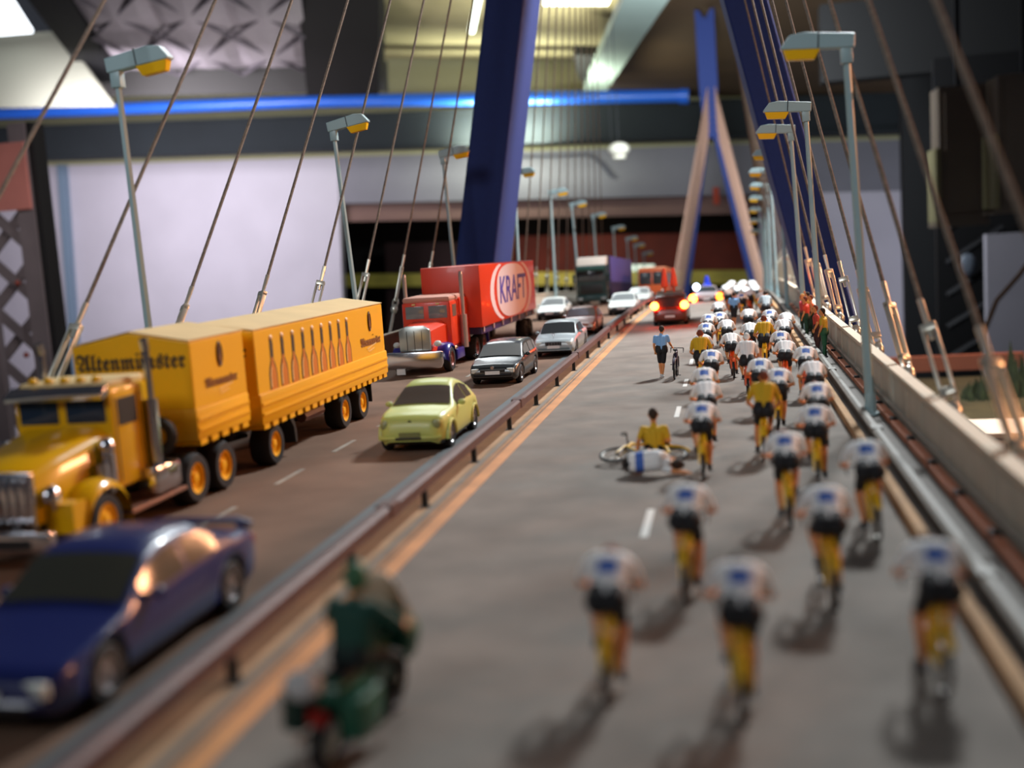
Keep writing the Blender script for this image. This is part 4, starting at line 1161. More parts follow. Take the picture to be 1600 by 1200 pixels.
# ================================================================== people
SKIN = mat('skin', (214, 140, 84), .6)
JW = mat('jersey_white', (246, 246, 246), .75)
JY = mat('jersey_yellow', (216, 172, 30), .75)
JB = mat('jersey_blue', (126, 176, 228), .75)
SHO = mat('shorts_black', (22, 22, 26), .7)
SHOE = mat('shoe_dark', (34, 30, 38), .6)
SHOEW = mat('shoe_white', (190, 190, 190), .6)
HAIRR = mat('hair_auburn', (120, 54, 34), .8)
HAIRD = mat('hair_dark', (52, 36, 26), .8)
CAPW = mat('cap_white', (220, 220, 216), .7)
PATCH = mat('patch_blue', (66, 108, 196), .7)
EYE = mat('eye_dark', (30, 22, 20), .5)
T_SKIN, T_JER, T_SHO, T_SHOE, T_HAIR, T_PATCH, T_EYE = range(7)

def cap_mesh(m, p, q, r1, r2, n=10):
    p, q = Vector(p), Vector(q)
    d = (q - p)
    L = d.length
    d = d.normalized() if L > 1e-6 else Vector((0, 0, 1))
    pts, rr = [], []
    for a in (-90, -60, -30, 0):
        t = math.radians(a)
        pts.append(p + d * (r1 * math.sin(t))); rr.append(max(r1 * math.cos(t), 1e-4))
    for a in (0, 30, 60, 90):
        t = math.radians(a)
        pts.append(q + d * (r2 * math.sin(t) + 1e-5)); rr.append(max(r2 * math.cos(t), 1e-4))
    ref = Vector((0, 0, 1)) if abs(d.z) < .9 else Vector((1, 0, 0))
    a = d.cross(ref).normalized(); b = a.cross(d).normalized()
    vs = []
    for c, r in zip(pts, rr):
        for k in range(n):
            vs.append(c + (a * math.cos(2 * PI * k / n) + b * math.sin(2 * PI * k / n)) * r)
    fs = []
    for i in range(len(pts) - 1):
        for k in range(n):
            k2 = (k + 1) % n
            fs.append((i * n + k, i * n + k2, (i + 1) * n + k2, (i + 1) * n + k))
    fs.append(tuple(range(n))[::-1]); fs.append(tuple(range((len(pts) - 1) * n, len(pts) * n)))
    m.add(vs, fs)

class Body:
    def __init__(s): s.caps = []; s.ells = []
    def cap(s, p, q, r1, r2, t): s.caps.append((p, q, r1, r2, t)); return s
    def ell(s, c, r, t): s.ells.append((c, r, t)); return s
    def head(s, c, fwd, up, hair='hair', scale=1.0):
        c, f, u = Vector(c), Vector(fwd).normalized(), Vector(up).normalized()
        f = (f - u * f.dot(u)).normalized(); x = f.cross(u)
        k = scale
        s.cap(c - u * .02 * k + f * .01, c + u * .03 * k, .088 * k, .094 * k, T_SKIN)
        s.cap(c - u * .075 * k + f * .045 * k, c - u * .05 * k + f * .03 * k, .05 * k, .06 * k, T_SKIN)     # jaw
        s.cap(c + f * .095 * k + u * .01 * k, c + f * .112 * k - u * .02 * k, .012 * k, .018 * k, T_SKIN)      # nose
        s.cap(c + f * .092 * k - u * .058 * k - x * .02, c + f * .092 * k - u * .058 * k + x * .02, .012 * k, .012 * k, T_SKIN)  # mouth
        for sg in (-1, 1):
            s.ell(c + x * sg * .094 * k - f * .0, (.014, .024, .03), T_SKIN)                         # ears
            s.ell(c + x * sg * .036 * k + f * .088 * k + u * .012 * k, (.014, .014, .011), T_EYE)
        s.cap(c - f * .028 * k + u * .035 * k, c - f * .02 * k + u * .05 * k, .092 * k, .09 * k, T_HAIR)
        s.cap(c - f * .05 * k - u * .02 * k, c - f * .05 * k + u * .03 * k, .062 * k, .07 * k, T_HAIR)
        return s
    def hand(s, c, along, across, down, k=1.0):
        c, al, ac, dn = Vector(c), Vector(along).normalized(), Vector(across).normalized(), Vector(down).normalized()
        s.cap(c - al * .02, c + al * .022, .027, .027, T_SKIN)
        for i, ln in enumerate((.9, 1.0, .95, .75)):
            o = c + al * (.036 - .024 * i) + ac * .012
            p1 = o + ac * .036 * ln
            p2 = p1 + dn * .03 * ln
            s.cap(o, p1, .0115, .0105, T_SKIN); s.cap(p1, p2, .0105, .0095, T_SKIN)
            s.cap(p2, p2 - ac * .018 * ln, .0095, .0085, T_SKIN)
        o = c + al * .03 - ac * .012
        s.cap(o, o + al * .022 - ac * .02, .0125, .0115, T_SKIN); s.cap(o + al * .022 - ac * .02, o + al * .034 - ac * .012 + dn * .026, .0115, .0095, T_SKIN)
        return s
    def limb(s, pts, rs, tags):
        for i in range(len(pts) - 1): s.cap(pts[i], pts[i + 1], rs[i], rs[i + 1], tags[i])
        return s
    def make(s, name, patch=None, voxel=.0105):
        m = MB()
        for p, q, a, b, t in s.caps: cap_mesh(m, p, q, a, b)
        for c, r, t in s.ells: m.ball(c, r, 10)
        me = m.mesh(name + '_raw', SKIN, smooth=0)
        o = link(name, me)
        md = o.modifiers.new('r', 'REMESH'); md.mode = 'VOXEL'; md.voxel_size = voxel
        sm = o.modifiers.new('s', 'SMOOTH'); sm.factor = .5; sm.iterations = 4
        dg = bpy.context.evaluated_depsgraph_get(); dg.update()
        nm = bpy.data.meshes.new_from_object(o.evaluated_get(dg))
        bpy.data.objects.remove(o); bpy.data.meshes.remove(me)
        nm.name = name
        P = np.zeros(len(nm.polygons) * 3); nm.polygons.foreach_get('center', P); P = P.reshape(-1, 3)
        N = np.zeros(len(nm.polygons) * 3); nm.polygons.foreach_get('normal', N); N = N.reshape(-1, 3)
        best = np.full(len(P), 1e9); tg = np.zeros(len(P), int)
        for p, q, a, b, t in s.caps:
            p, q = np.array(p), np.array(q); d = q - p; l2 = max(d @ d, 1e-9)
            h = np.clip((P - p) @ d / l2, 0, 1)
            dist = np.linalg.norm(P - p - h[:, None] * d, axis=1) - (a + (b - a) * h)
            if t in (T_HAIR, T_EYE): dist = dist - .004
            k = dist < best; best[k] = dist[k]; tg[k] = t
        for c, r, t in s.ells:
            r = np.array(r); dist = (np.linalg.norm((P - np.array(c)) / r, axis=1) - 1) * r.min() - (.006 if t == T_EYE else 0)
            k = dist < best; best[k] = dist[k]; tg[k] = t
        if patch:
            k = (tg == T_JER) & patch(P, N)
            tg[k] = T_PATCH
        nm.materials.clear()
        for mt_ in (SKIN, JW, SHO, SHOE, HAIRD, PATCH, EYE): nm.materials.append(mt_)
        nm.polygons.foreach_set('material_index', tg.astype(np.int32))
        nm.polygons.foreach_set('use_smooth', np.ones(len(nm.polygons), bool))
        nm.update()
        return nm

def torso_legs(b, hip, chest, neck, shw=.185):
    hip, chest, neck = Vector(hip), Vector(chest), Vector(neck)
    for s in (-1, 1):
        x = Vector((s * .06, 0, 0))
        x = Vector((s * .075, 0, 0))
        b.cap(hip + x * .8, hip.lerp(chest, .5) + x * .8, .118, .114, T_JER)
        b.cap(hip.lerp(chest, .45) + x, chest + x * 1.3, .113, .118, T_JER)
        b.cap(chest + x, chest + Vector((s * (shw - .03), 0, .0)) + (neck - chest) * .35, .1, .078, T_JER)
        b.cap(hip + x * 1.05 - (chest - hip).normalized() * .06, hip + x * 1.0 + (chest - hip).normalized() * .035, .142, .130, T_SHO)
    b.cap(hip, chest, .122, .128, T_JER)
    b.cap(chest + (neck - chest) * .3, neck, .07, .058, T_JER)
def arm(b, sh, el, wr, sleeve=.62, sleeve_t=T_JER):
    sh, el, wr = Vector(sh), Vector(el), Vector(wr)
    mid = sh.lerp(el, sleeve)
    b.cap(sh, mid, .07, .06, sleeve_t)
    b.cap(mid, el, .046, .041, T_SKIN)
    b.cap(el, el.lerp(wr, .4), .041, .042, T_SKIN); b.cap(el.lerp(wr, .4), wr, .042, .028, T_SKIN)
def leg(b, hip, kn, an, toe, shorts=.72, shoe_t=T_SHOE, long=False, t_leg=T_SKIN):
    hip, kn, an, toe = Vector(hip), Vector(kn), Vector(an), Vector(toe)
    mid = hip.lerp(kn, shorts)
    tl = T_SHO if long else t_leg
    b.cap(hip, mid, .102, .082, T_SHO); b.cap(mid, kn, .066, .055, tl)
    b.cap(kn, kn.lerp(an, .35), .054, .056, tl); b.cap(kn.lerp(an, .35), an, .056, .034, tl)
    d = (toe - an); heel = an - Vector((d.x, d.y, 0)).normalized() * .045 + Vector((0, 0, -.055))
    b.cap(an + Vector((0, 0, -.01)), an + Vector((0, 0, -.05)), .04, .042, shoe_t)
    b.cap(heel, toe + Vector((0, 0, .0)), .036, .03, shoe_t)
    b.cap(heel.lerp(toe, .5), toe, .042, .034, shoe_t)

def rider_body(sgn, upright=0.0):
    b = Body()
    hip = (0, -.25, 1.04)
    chest = (0, .13 - .06 * upright, 1.29 + .13 * upright)
    neck = (0, .27 - .09 * upright, 1.31 + .19 * upright)
    torso_legs(b, hip, chest, neck)
    hc = Vector((0, .38 - .10 * upright, 1.275 + .33 * upright))
    b.cap(neck, hc, .055, .055, T_SKIN)
    b.head(hc, (0, .95, -.5 + .45 * upright), (0, .5 - .4 * upright, .9))
    for s in (-1, 1):
        sh = (s * .205, .15 - .05 * upright, 1.27 + .13 * upright)
        el = (s * .315, .25, 1.02 + .06 * upright)
        wr = (s * .225, .44, .975)
        arm(b, sh, el, wr)
        b.hand((s * .215, .485, .965), (0, 1, .25), (s * .6, .2, -.6), (-s * .5, 0, -.9))
        low = (s == sgn)
        pz = .105 if low else .455
        py = -.08
        ank = (s * .115, py - .10, pz + .125)
        toe = (s * .12, py + .08, pz + .05)
        kn = (s * .125, .14, .60) if low else (s * .15, .19, .83)
        leg(b, (s * .085, -.22, .99), kn, ank, toe, .66)
    return b
def back_patch(P, N):
    return (np.abs(P[:, 0]) < .095) & (P[:, 1] > -.13) & (P[:, 1] < .02) & (N[:, 2] > .25)
def back_patch_up(P, N):
    return (np.abs(P[:, 0]) < .1) & (P[:, 2] > 1.2) & (P[:, 2] < 1.32) & (N[:, 1] < -.2)
RID = {}
for sg in (-1, 1):
    for pt in (0, 1):
        RID[('low', sg, pt)] = rider_body(sg).make('cyclist', back_patch if pt else None)
        RID[('up', sg, pt)] = rider_body(sg, 1.0).make('cyclist', back_patch_up if pt else None)

# ---- bicycles
def bike_parts(color):
    k = ('bike', color)
    if k in CAB: return CAB[k]
    fm = mat('frame_' + color, {'yellow': (244, 194, 20), 'orange': (232, 88, 24), 'dark': (38, 36, 40)}[color], .4, coat=.3)
    out = []
    m = MB()
    bb = (0, -.08, .28); st = (0, -.22, .86); hd = (0, .36, .86); hl = (0, .40, .72)
    m.tube([bb, st], .03, 8); m.tube([st, hd], .028, 8); m.tube([hl, bb], .034, 8); m.tube([(0, .345, .92), hl], .034, 8)
    for s in (-1, 1):
        m.tube([(s * .03, -.1, .28), (s * .06, -.5, .33)], .02, 6); m.tube([(s * .04, -.22, .84), (s * .065, -.36, .62), (s * .06, -.5, .33)], .024, 6)
        m.tube([(0, .40, .72), (s * .055, .42, .66), (s * .055, .5, .33)], .02, 6)
    # rear guard hugging the wheel under the saddle
    vs = []; fs = []; N = 10
    for i in range(N + 1):
        a = math.radians(62 + 80 * i / N)
        for xx in (-.065, -.045, .045, .065):
            rr = .375 + (.0 if abs(xx) > .05 else .03)
            vs.append((xx * (1.15 - .5 * i / N), -.5 + rr * math.cos(a), .33 + rr * math.sin(a)))
    for i in range(N):
        for j in range(3): fs.append((i * 4 + j, i * 4 + j + 1, i * 4 + 5 + j, i * 4 + 4 + j))
    m.add(vs, fs)
    out.append(('frame', m.mesh('frame', fm, 50), (0, 0, 0)))
    if 'bw' not in CAB:
        m = MB(); m.torus(.315, .03, 24, 6, (0, 0, 0), 'x'); t = m.mesh('tyre', RUBBER, 60)
        m = MB(); m.torus(.283, .016, 24, 5, (0, 0, 0), 'x'); m.lathe([(.03, -.05), (.03, .05)], 8, axis='x')
        for q in range(10):
            a = q * PI / 5; m.tube([(0, 0, 0), (0, .283 * math.cos(a), .283 * math.sin(a))], .0045, 3)
        w_ = m.mesh('rim', mat('spoke_grey', (150, 146, 140), .35, .7), 60)
        m = MB(); m.tube([(0, -.235, .84), (0, -.26, .95)], .016, 6); m.lathe([(.012, .93), (.06, .95), (.07, .975), (.03, .99)], 8, (0, -.3, 0)); m.add(*_saddle()); s_ = m.mesh('saddle', BLACK, 60)
        m = MB(); m.tube([(0, .35, .9), (0, .44, .96)], .016, 6); m.tube([(-.21, .45, .96), (.21, .45, .96)], .014, 6)
        for s in (-1, 1): m.tube([(s * .21, .45, .96), (s * .21, .53, .95), (s * .21, .545, .89), (s * .21, .5, .83), (s * .21, .42, .82)], .015, 6)
        h_ = m.mesh('handlebar', DARK, 60)
        m = MB(); m.lathe([(.1, -.006), (.1, .006)], 16, (.065, -.08, .28), 'x'); c_ = m.mesh('chainring', mat('spoke_grey', (150, 146, 140), .35, .7))
        CAB['bw'] = (t, w_, s_, h_, c_)
        for sg in (-1, 1):
            m = MB(); m.tube([(.075 * sg, -.08, .28), (.085 * sg, -.08, .11)], .014, 6); m.box((.13 * sg, -.08, .105), (.09, .07, .02))
            lo_ = m.mesh('crank', DARK)
            m = MB(); m.tube([(-.075 * sg, -.08, .28), (-.085 * sg, -.08, .45)], .014, 6); m.box((-.13 * sg, -.08, .455), (.09, .07, .02))
            CAB[('crank', sg)] = (lo_, m.mesh('crank', DARK))
    CAB[k] = out
    return out
def _saddle():
    vs = [(-.02, -.12, .965), (.02, -.12, .965), (.07, -.36, .965), (-.07, -.36, .965), (-.02, -.12, .99), (.02, -.12, .99), (.07, -.36, 1.0), (-.07, -.36, 1.0)]
    return vs, [(0, 1, 2, 3), (7, 6, 5, 4), (0, 4, 5, 1), (1, 5, 6, 2), (2, 6, 7, 3), (3, 7, 4, 0)]
def make_bike(color, sg=1):
    fr = bike_parts(color); t, w_, s_, h_, c_ = CAB['bw']
    g = empty('racing_bicycle')
    link('frame', fr[0][1], g)
    for y in (-.5, .5):
        o = link('wheel', t, g, (0, y, .345)); link('rim', w_, o)
    link('saddle', s_, g); link('handlebar', h_, g); link('chainring', c_, g); 
    for c2 in CAB[('crank', sg)]: link('crank', c2, g)
    return g
def set_mats(o, jersey=None, hair=None, shorts=None, shoe=None, skin=None):
    for i, mt_ in ((T_SKIN, skin), (T_JER, jersey), (T_SHO, shorts), (T_SHOE, shoe), (T_HAIR, hair)):
        if mt_:
            o.material_slots[i].link = 'OBJECT'; o.material_slots[i].material = mt_

# (x, y of the back's crown, pose, low foot, patch, jersey, bicycle, hair)
W_, Y_ = JW, JY
R_ = [(-1.43, 11.75, 'low', 1, 1, W_, 'yellow', HAIRR), (-.08, 11.35, 'low', 1, 1, W_, 'yellow', HAIRD), (1.92, 12.05, 'low', -1, 1, W_, 'yellow', HAIRD),
      (-.68, 15.0, 'low', 1, 1, W_, 'yellow', HAIRD), (1.08, 14.7, 'low', 1, 1, W_, 'yellow', HAIRD), (2.0, 17.8, 'low', -1, 1, W_, 'yellow', HAIRD),
      (.81, 18.7, 'low', -1, 1, W_, 'yellow', HAIRR), (-.65, 22.4, 'low', 1, 1, W_, 'yellow', HAIRD), (1.5, 21.5, 'low', 1, 1, W_, 'yellow', HAIRD),
      (.56, 24.1, 'up', -1, 0, Y_, 'yellow', HAIRR), (-.58, 25.56, 'low', 1, 0, W_, 'yellow', HAIRD), (-.66, 28.2, 'low', -1, 1, W_, 'yellow', HAIRD),
      (1.78, 24.6, 'low', 1, 1, W_, 'yellow', HAIRR), (1.02, 27.4, 'low', 1, 1, W_, 'yellow', HAIRD), (.72, 29.7, 'low', 1, 1, W_, 'orange', HAIRR),
      (1.91, 28.6, 'low', 1, 0, W_, 'yellow', HAIRD), (1.95, 32.2, 'low', -1, 1, W_, 'orange', HAIRR), (.40, 33.3, 'up', 1, 0, W_, 'orange', CAPW),
      (1.5, 34.2, 'low', 1, 0, W_, 'orange', HAIRR), (-.65, 32.46, 'low', -1, 1, W_, 'yellow', HAIRD), (0., 37.56, 'low', 1, 0, W_, 'orange', HAIRD),
      (1.6, 37.4, 'low', 1, 1, W_, 'orange', HAIRR), (-.9, 35.2, 'up', -1, 0, Y_, 'yellow', HAIRR), (1.1, 39.8, 'up', -1, 0, Y_, 'yellow', HAIRR),
      (-.99, 37.6, 'low', -1, 0, W_, 'yellow', HAIRR), (.68, 41.3, 'low', 1, 0, W_, 'orange', CAPW), (-.17, 43.3, 'low', 1, 0, W_, 'yellow', HAIRD),
      (-.92, 42.3, 'low', -1, 1, W_, 'yellow', HAIRR), (1.32, 43.6, 'low', 1, 1, W_, 'yellow', HAIRD), (1.95, 42.2, 'low', 1, 0, W_, 'orange', HAIRR),
      (2.1, 45.3, 'low', 1, 0, W_, 'yellow', CAPW), (.71, 48.6, 'low', 1, 0, W_, 'yellow', HAIRD), (-.46, 47.6, 'low', -1, 1, W_, 'yellow', HAIRD),
      (1.63, 47.5, 'low', 1, 1, W_, 'yellow', HAIRD), (-.95, 46.8, 'low', 1, 1, W_, 'yellow', HAIRR), (-.59, 54.4, 'low', 1, 0, W_, 'orange', HAIRR),
      (1.62, 55.4, 'up', 1, 0, mat('jersey_pale', (190, 208, 216), .75), 'yellow', HAIRD), (.63, 60.9, 'low', 1, 1, W_, 'yellow', HAIRD),
      (-.11, 65.8, 'low', 1, 0, mat('jersey_peach', (222, 190, 172), .75), 'orange', HAIRR), (1.05, 63.7, 'low', 1, 0, W_, 'orange', HAIRD), (1.66, 61.0, 'low', 1, 0, W_, 'yellow', HAIRD),
      (.4, 70.4, 'low', 1, 0, W_, 'yellow', HAIRD), (.02, 78.0, 'low', 1, 0, W_, 'orange', HAIRD), (.75, 78.1, 'low', 1, 0, W_, 'yellow', HAIRD),
      (1.46, 75.4, 'low', 1, 0, W_, 'yellow', HAIRD), (1.54, 69.7, 'low', 1, 0, W_, 'yellow', HAIRD),
      (-.2, 73.5, 'low', 1, 0, W_, 'yellow', HAIRD), (1.0, 83.5, 'low', 1, 0, W_, 'yellow', HAIRD), (.1, 86.0, 'low', 1, 0, W_, 'yellow', HAIRD), (1.6, 81.5, 'low', 1, 0, W_, 'orange', HAIRD), (.9, 68.0, 'low', 1, 0, W_, 'yellow', HAIRD)]
files = {'median': [], 'middle': [], 'kerb': []}
for i, r_ in enumerate(R_):
    files['median' if r_[0] < -.25 else ('middle' if r_[0] < 1.2 else 'kerb')].append(i)
where = {}
for k, l in files.items():
    for n_, i in enumerate(sorted(l, key=lambda i: R_[i][1])):
        where[i] = ('first' if n_ == 0 else ORD[n_], k)
rnd = random.Random(5)
for i, (x, y, pose, sg, pt, jer, bc, hair) in enumerate(R_):
    yb = y - .16
    rz = rnd.uniform(-.07, .07)
    loc = (x + (sx(yb) if yb > 60 else 0) * .3, yb, zr(yb))
    tilt = rnd.uniform(-.05, .05)
    p = link('cyclist', RID[(pose, sg, pt)], None, loc, (0, tilt, rz))
    p.scale = (1.07, 1.03, 1.03)
    set_mats(p, jer, hair)
    jn = {JW: 'white', JY: 'yellow'}.get(jer, 'pale')
    n_, k = where[i]
    tag(p, '%s-jersey cyclist%s%s, %s in the %s file counted from the camera' % (jn, ' with blue back patch' if pt else '', '', n_, k), 'person', 'racing cyclists')
    b = make_bike(bc, sg); b.scale = (1.07, 1.03, 1.03); b.location = loc; b.rotation_euler = (0, tilt, rz)
    tag(b, '%s racing bicycle under the %s rider of the %s file counted from the camera' % (bc, n_, k), 'bicycle', 'racing bicycles')

# ---- riders walking their bicycles
def walker():
    b = Body()
    torso_legs(b, (0, 0, 1.0), (0, .03, 1.32), (0, .05, 1.47), .19)
    b.cap((0, .05, 1.45), (.02, .08, 1.56), .055, .055, T_SKIN)
    b.head((.03, .1, 1.63), (.25, 1, -.3), (.05, .15, 1))
    arm(b, (-.2, .02, 1.39), (-.25, -.01, 1.13), (-.235, .05, .93)); b.hand((-.23, .065, .86), (0, .3, -1), (.5, .4, -.3), (.4, -.2, -.8))
    arm(b, (.2, .04, 1.39), (.27, .10, 1.16), (.33, .27, 1.02)); b.hand((.355, .32, .99), (0, 1, .1), (.6, .1, -.6), (-.5, 0, -.9))
    leg(b, (-.085, 0, .95), (-.08, .1, .53), (-.06, .03, .13), (-.06, .2, .05), .92)
    leg(b, (.085, 0, .95), (.04, .02, .52), (.0, -.12, .13), (.02, .05, .05), .92)
    return b
WK = walker().make('standing_cyclist')
for (x, y, lab, blab) in ((-2.33, 37.9, 'standing rider in light blue jersey and black shorts behind the service van', 'dark racing bicycle pushed by the rider in light blue near the van'),
                          (.18, 56.6, 'standing rider in light blue jersey in the middle of the pack', 'dark racing bicycle held by the light blue rider within the pack')):
    p = link('standing_cyclist', WK, None, (x, y, 0)); set_mats(p, JB, HAIRD, shoe=SHOEW)
    tag(p, lab, 'person', 'riders on foot')
    b = make_bike('dark'); b.location = (x + .44, y - .12, 0); b.rotation_euler = (0, .04, -.04)
    tag(b, blab, 'bicycle', 'bicycles beside standing riders')

# ---- the crash: one sitting, one lying, a bicycle on its side
def sitter():
    b = Body()
    torso_legs(b, (0, 0, .17), (0, .02, .50), (0, .03, .66), .19)
    b.cap((0, .03, .64), (0, .04, .75), .055, .055, T_SKIN)
    b.head((0, .05, .83), (.1, 1, 0), (0, .05, 1))
    arm(b, (-.2, 0, .57), (-.3, -.06, .36), (-.33, -.02, .13)); b.hand((-.34, 0, .06), (-.2, 1, 0), (-.5, .2, -.2), (.2, 0, -.5))
    arm(b, (.2, 0, .57), (.27, -.02, .34), (.12, .16, .30)); b.hand((.08, .2, .3), (-1, .3, 0), (0, .6, -.4), (0, -.2, -.9))
    leg(b, (-.09, .05, .14), (-.16, .42, .34), (-.12, .72, .12), (-.12, .86, .06), .85)
    leg(b, (.09, .05, .14), (.2, .43, .16), (.32, .78, .1), (.36, .92, .07), .85)
    return b
p = link('fallen_cyclist', sitter().make('fallen_cyclist'), None, (-1.72, 23.9, 0.02), (0, 0, .1)); set_mats(p, JY, HAIRD)
p.scale = (1.15, 1.15, 1.15)
tag(p, 'fallen rider in yellow jersey sitting on the road', 'person')
def lier():
    b = Body()
    hip, chest, neck = Vector((-.26, .02, .2)), Vector((.1, -.03, .24)), Vector((.26, -.02, .2))
    for dz in (-.03, .04):
        b.cap(hip + Vector((0, .02, dz)), chest + Vector((0, 0, dz)), .135, .15, T_JER)
    b.cap(chest, neck, .13, .09, T_JER)
    b.cap(hip + Vector((-.06, .05, 0)), hip + Vector((.0, .06, .0)), .14, .135, T_SHO)
    b.cap(neck, (.36, .03, .17), .055, .055, T_SKIN)
    b.head((.43, .06, .15), (.2, 1, -.2), (1, 0, 0))
    arm(b, (.2, -.02, .33), (.36, .12, .22), (.5, .0, .06)); b.hand((.56, -.03, .04), (1, -.2, 0), (.1, .5, -.2), (0, -.2, -.9))
    arm(b, (.2, -.02, .12), (.40, -.12, .06), (.58, -.16, .045)); b.hand((.63, -.17, .04), (1, 0, 0), (0, .6, .1), (0, .3, -.9))
    leg(b, (-.3, .12, .26), (-.02, .45, .3), (-.36, .66, .14), (-.3, .78, .1), .8)
    leg(b, (-.3, .12, .12), (-.1, .5, .1), (-.45, .7, .08), (-.4, .82, .07), .8)
    return b
p = link('fallen_cyclist', lier().make('fallen_cyclist', lambda P, N: (P[:, 0] > -.24) & (P[:, 0] < -.1)), None, (-1.72, 22.3, .02), (0, 0, .06)); set_mats(p, JW, HAIRD)
p.scale = (1.2, 1.2, 1.2)
tag(p, 'fallen rider in white jersey with blue stripe curled on the road', 'person')
b = make_bike('yellow'); b.location = (-2.0, 23.1, .12); b.rotation_euler = (0, math.radians(78), math.radians(80)); b.scale = (1.1, 1.15, 1.1)
tag(b, 'yellow racing bicycle lying under the two fallen riders', 'bicycle')

# ---- motorcycle policeman
GRN = mat('police_green', (16, 84, 62), .45, coat=.2)
g = empty('police_motorcycle', (-3.78, 10.15, 0)); g.rotation_euler = (0, .06, -.12)
for y in (-.72, .72):
    m = MB(); m.torus(.25, .075, 20, 8, (0, 0, 0), 'x'); o = m.build('wheel', RUBBER, g, (0, y, .33))
    m = MB(); m.torus(.18, .02, 16, 6, (0, 0, 0), 'x'); m.lathe([(.06, -.06), (.06, .06)], 8, axis='x')
    for q in range(5):
        a = q * 2 * PI / 5; m.box((0, .1 * math.cos(a), .1 * math.sin(a)), (.03, .16, .03), rot=(a, 0, 0))
    m.build('rim', STEEL, o)
m = MB(); m.prism([(-.55, .45), (.35, .4), (.55, .75), (.3, 1.0), (-.1, .86), (-.75, .88), (-.8, .72)], 'yz', -.15, .15); m.build('body', GRN, g, bevel=.05)
m = MB(); m.box((0, -.25, .86), (.28, .7, .1)); m.build('seat', BLACK, g, bevel=.03)
m = MB(); m.box((0, .05, .42), (.46, .4, .3)); m.build('engine', DARK, g, bevel=.05)
m = MB(); m.prism([(-.3, .65), (.3, .65), (.36, .95), (.22, 1.2), (-.22, 1.2), (-.36, .95)], 'xz', .45, .75); m.build('fairing', GRN, g, bevel=.06)
vs = []; fs = []
for i in range(5):
    for j in range(7):
        u = -1 + 2 * j / 6
        vs.append((u * (.34 - .1 * i / 4), .62 - .12 * i / 4 - .10 * u * u, 1.15 + .45 * i / 4 - .1 * u * u * i / 4))
for i in range(4):
    for j in range(6): fs.append((i * 7 + j, i * 7 + j + 1, i * 7 + 8 + j, i * 7 + 7 + j))
m = MB(); m.add(vs, fs); o = m.build('windscreen', mat('screen_cream', (214, 190, 164), .4), g, smooth=60); md = o.modifiers.new('s', 'SOLIDIFY'); md.thickness = .015
m = MB(); m.tube([(-.36, .38, 1.1), (-.2, .5, 1.12), (.2, .5, 1.12), (.36, .38, 1.1)], .018, 6); m.build('handlebar', DARK, g)
for s in (-1, 1):
    m = MB(); m.box((s * .3, -.62, .62), (.24, .52, .42)); pb = m.build('pannier', mat('pannier_dark', (14, 50, 42), .5) if s < 0 else GRN, g, bevel=.06)
    m = MB(); m.tube([(s * .16, .2, .3), (s * .2, -.3, .28), (s * .22, -.9, .34)], .05, 8); m.build('exhaust_pipe', CHROME, g)
    m = MB(); m.tube([(s * .09, .45, 1.0), (s * .09, .72, .33)], .03, 8); m.build('fork', STEEL, g)
m = MB(); m.ball((-.22, -.78, .86), (.2, .16, .15), 12); m.build('tail_box', mat('box_white', (205, 205, 205), .5), g)
m = MB(); m.box((0, -.92, .62), (.2, .04, .16)); m.build('tail_light', mat('tail_red', (150, 20, 14), .25), g, bevel=.02)
tag(g, 'blurred green police motorcycle at the bottom of the picture', 'motorcycle')
def moto_rider():
    b = Body()
    torso_legs(b, (0, -.2, .99), (0, -.12, 1.36), (0, -.09, 1.5), .21)
    for s in (-1, 1): b.cap((s * .08, -.18, 1.0), (s * .11, -.12, 1.36), .13, .135, T_JER)
    b.cap((0, -.09, 1.48), (0, -.06, 1.6), .055, .055, T_SKIN)
    b.head((0, -.04, 1.67), (0, 1, 0), (0, .05, 1), scale=1.1)
    b.cap((0, -.06, 1.68), (0, -.05, 1.74), .125, .12, T_HAIR)
    arm(b, (-.22, -.12, 1.44), (-.36, .06, 1.22), (-.36, .3, 1.13), 1.0); arm(b, (.22, -.12, 1.44), (.42, .02, 1.24), (.37, .3, 1.13), 1.0)
    for s in (-1, 1):
        b.cap((s * .3, .2, 1.16), (s * .36, .33, 1.12), .045, .04, T_JER)
        b.hand((s * .34, .38, 1.12), (-s, .4, 0), (0, .7, .3), (0, .2, -.9))
        leg(b, (s * .1, -.15, .96), (s * .27, .28, .78), (s * .26, .12, .34), (s * .27, .3, .26), 1.0, long=True)
    return b
p = link('motorcycle_policeman', moto_rider().make('motorcycle_policeman'), None, g.location, g.rotation_euler)
set_mats(p, mat('uniform_green', (18, 70, 58), .7), mat('helmet_green', (60, 110, 76), .4), mat('trousers_dark', (16, 30, 30), .8), SHOE)
tag(p, 'motorcycle policeman in dark green uniform and helmet', 'person')

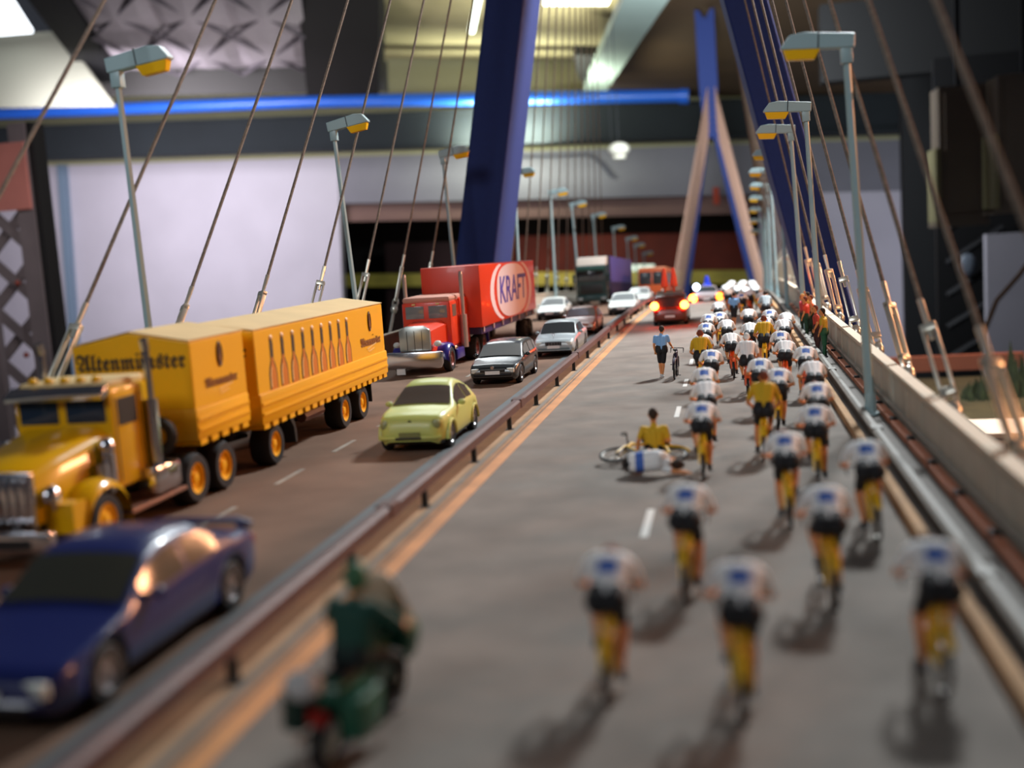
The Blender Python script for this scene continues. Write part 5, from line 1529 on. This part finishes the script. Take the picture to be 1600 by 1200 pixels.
# ---- spectators on the walkway
def stander(v):
    b = Body()
    torso_legs(b, (0, 0, .98), (0, .02, 1.31), (0, .03, 1.46), .19)
    b.cap((0, .03, 1.44), (0, .04, 1.55), .055, .055, T_SKIN)
    b.head((0, .05, 1.63), (0, 1, 0), (0, .05, 1))
    for s in (-1, 1):
        if v == 0 or s < 0:
            arm(b, (s * .2, .02, 1.38), (s * .27, .0, 1.12), (s * .23, .1, .92)); b.hand((s * .22, .12, .85), (0, .3, -1), (-s * .5, .4, -.3), (-s * .4, -.2, -.8))
        else:
            arm(b, (s * .2, .02, 1.38), (s * .34, .2, 1.4), (s * .3, .25, 1.66)); b.hand((s * .3, .26, 1.73), (0, .1, 1), (-s * .5, .3, .3), (-s * .4, .2, -.6))
        leg(b, (s * .09, 0, .94), (s * .11, .04 * s, .52), (s * .12, 0, .13), (s * .14, .16, .05), 1.0, long=True)
    return b
SP = [stander(0).make('spectator'), stander(1).make('spectator')]
sp_cols = [(3.12, 39.6, 0, (196, 160, 40), (40, 92, 62), HAIRD, 'spectator in yellow top and green trousers beside the fourth parapet joint'),
           (3.0, 41.2, 0, (186, 62, 44), (60, 30, 30), HAIRR, 'spectator in dull red top just behind the yellow one'),
           (3.3, 43.0, 1, (40, 38, 44), (36, 34, 38), HAIRD, 'dark clothed spectator with raised arm near the parapet'),
           (3.0, 46.6, 1, (214, 66, 44), (28, 60, 40), HAIRR, 'spectator in bright red top at the head of the group'),
           (3.28, 47.4, 0, (230, 110, 60), (28, 60, 40), HAIRR, 'spectator in orange top close to the parapet'),
           (3.02, 48.6, 0, (200, 60, 60), (36, 50, 36), mat('hair_blond', (196, 150, 80), .8), 'fair haired spectator in crimson top'),
           (3.3, 49.6, 1, (206, 170, 70), (40, 60, 40), HAIRD, 'spectator in mustard top at the rear of the group')]
for k, (x, y, v, a, c_, hr, lab) in enumerate(sp_cols):
    p = link('spectator', SP[v], None, (x, y, .2), (0, 0, PI / 2 + .4 * (k % 3 - 1)))
    set_mats(p, mat('top_%d' % k, a, .75), hr, mat('trouser_%d' % k, c_, .8), SHOE)
    tag(p, lab, 'person', 'spectators on the walkway')
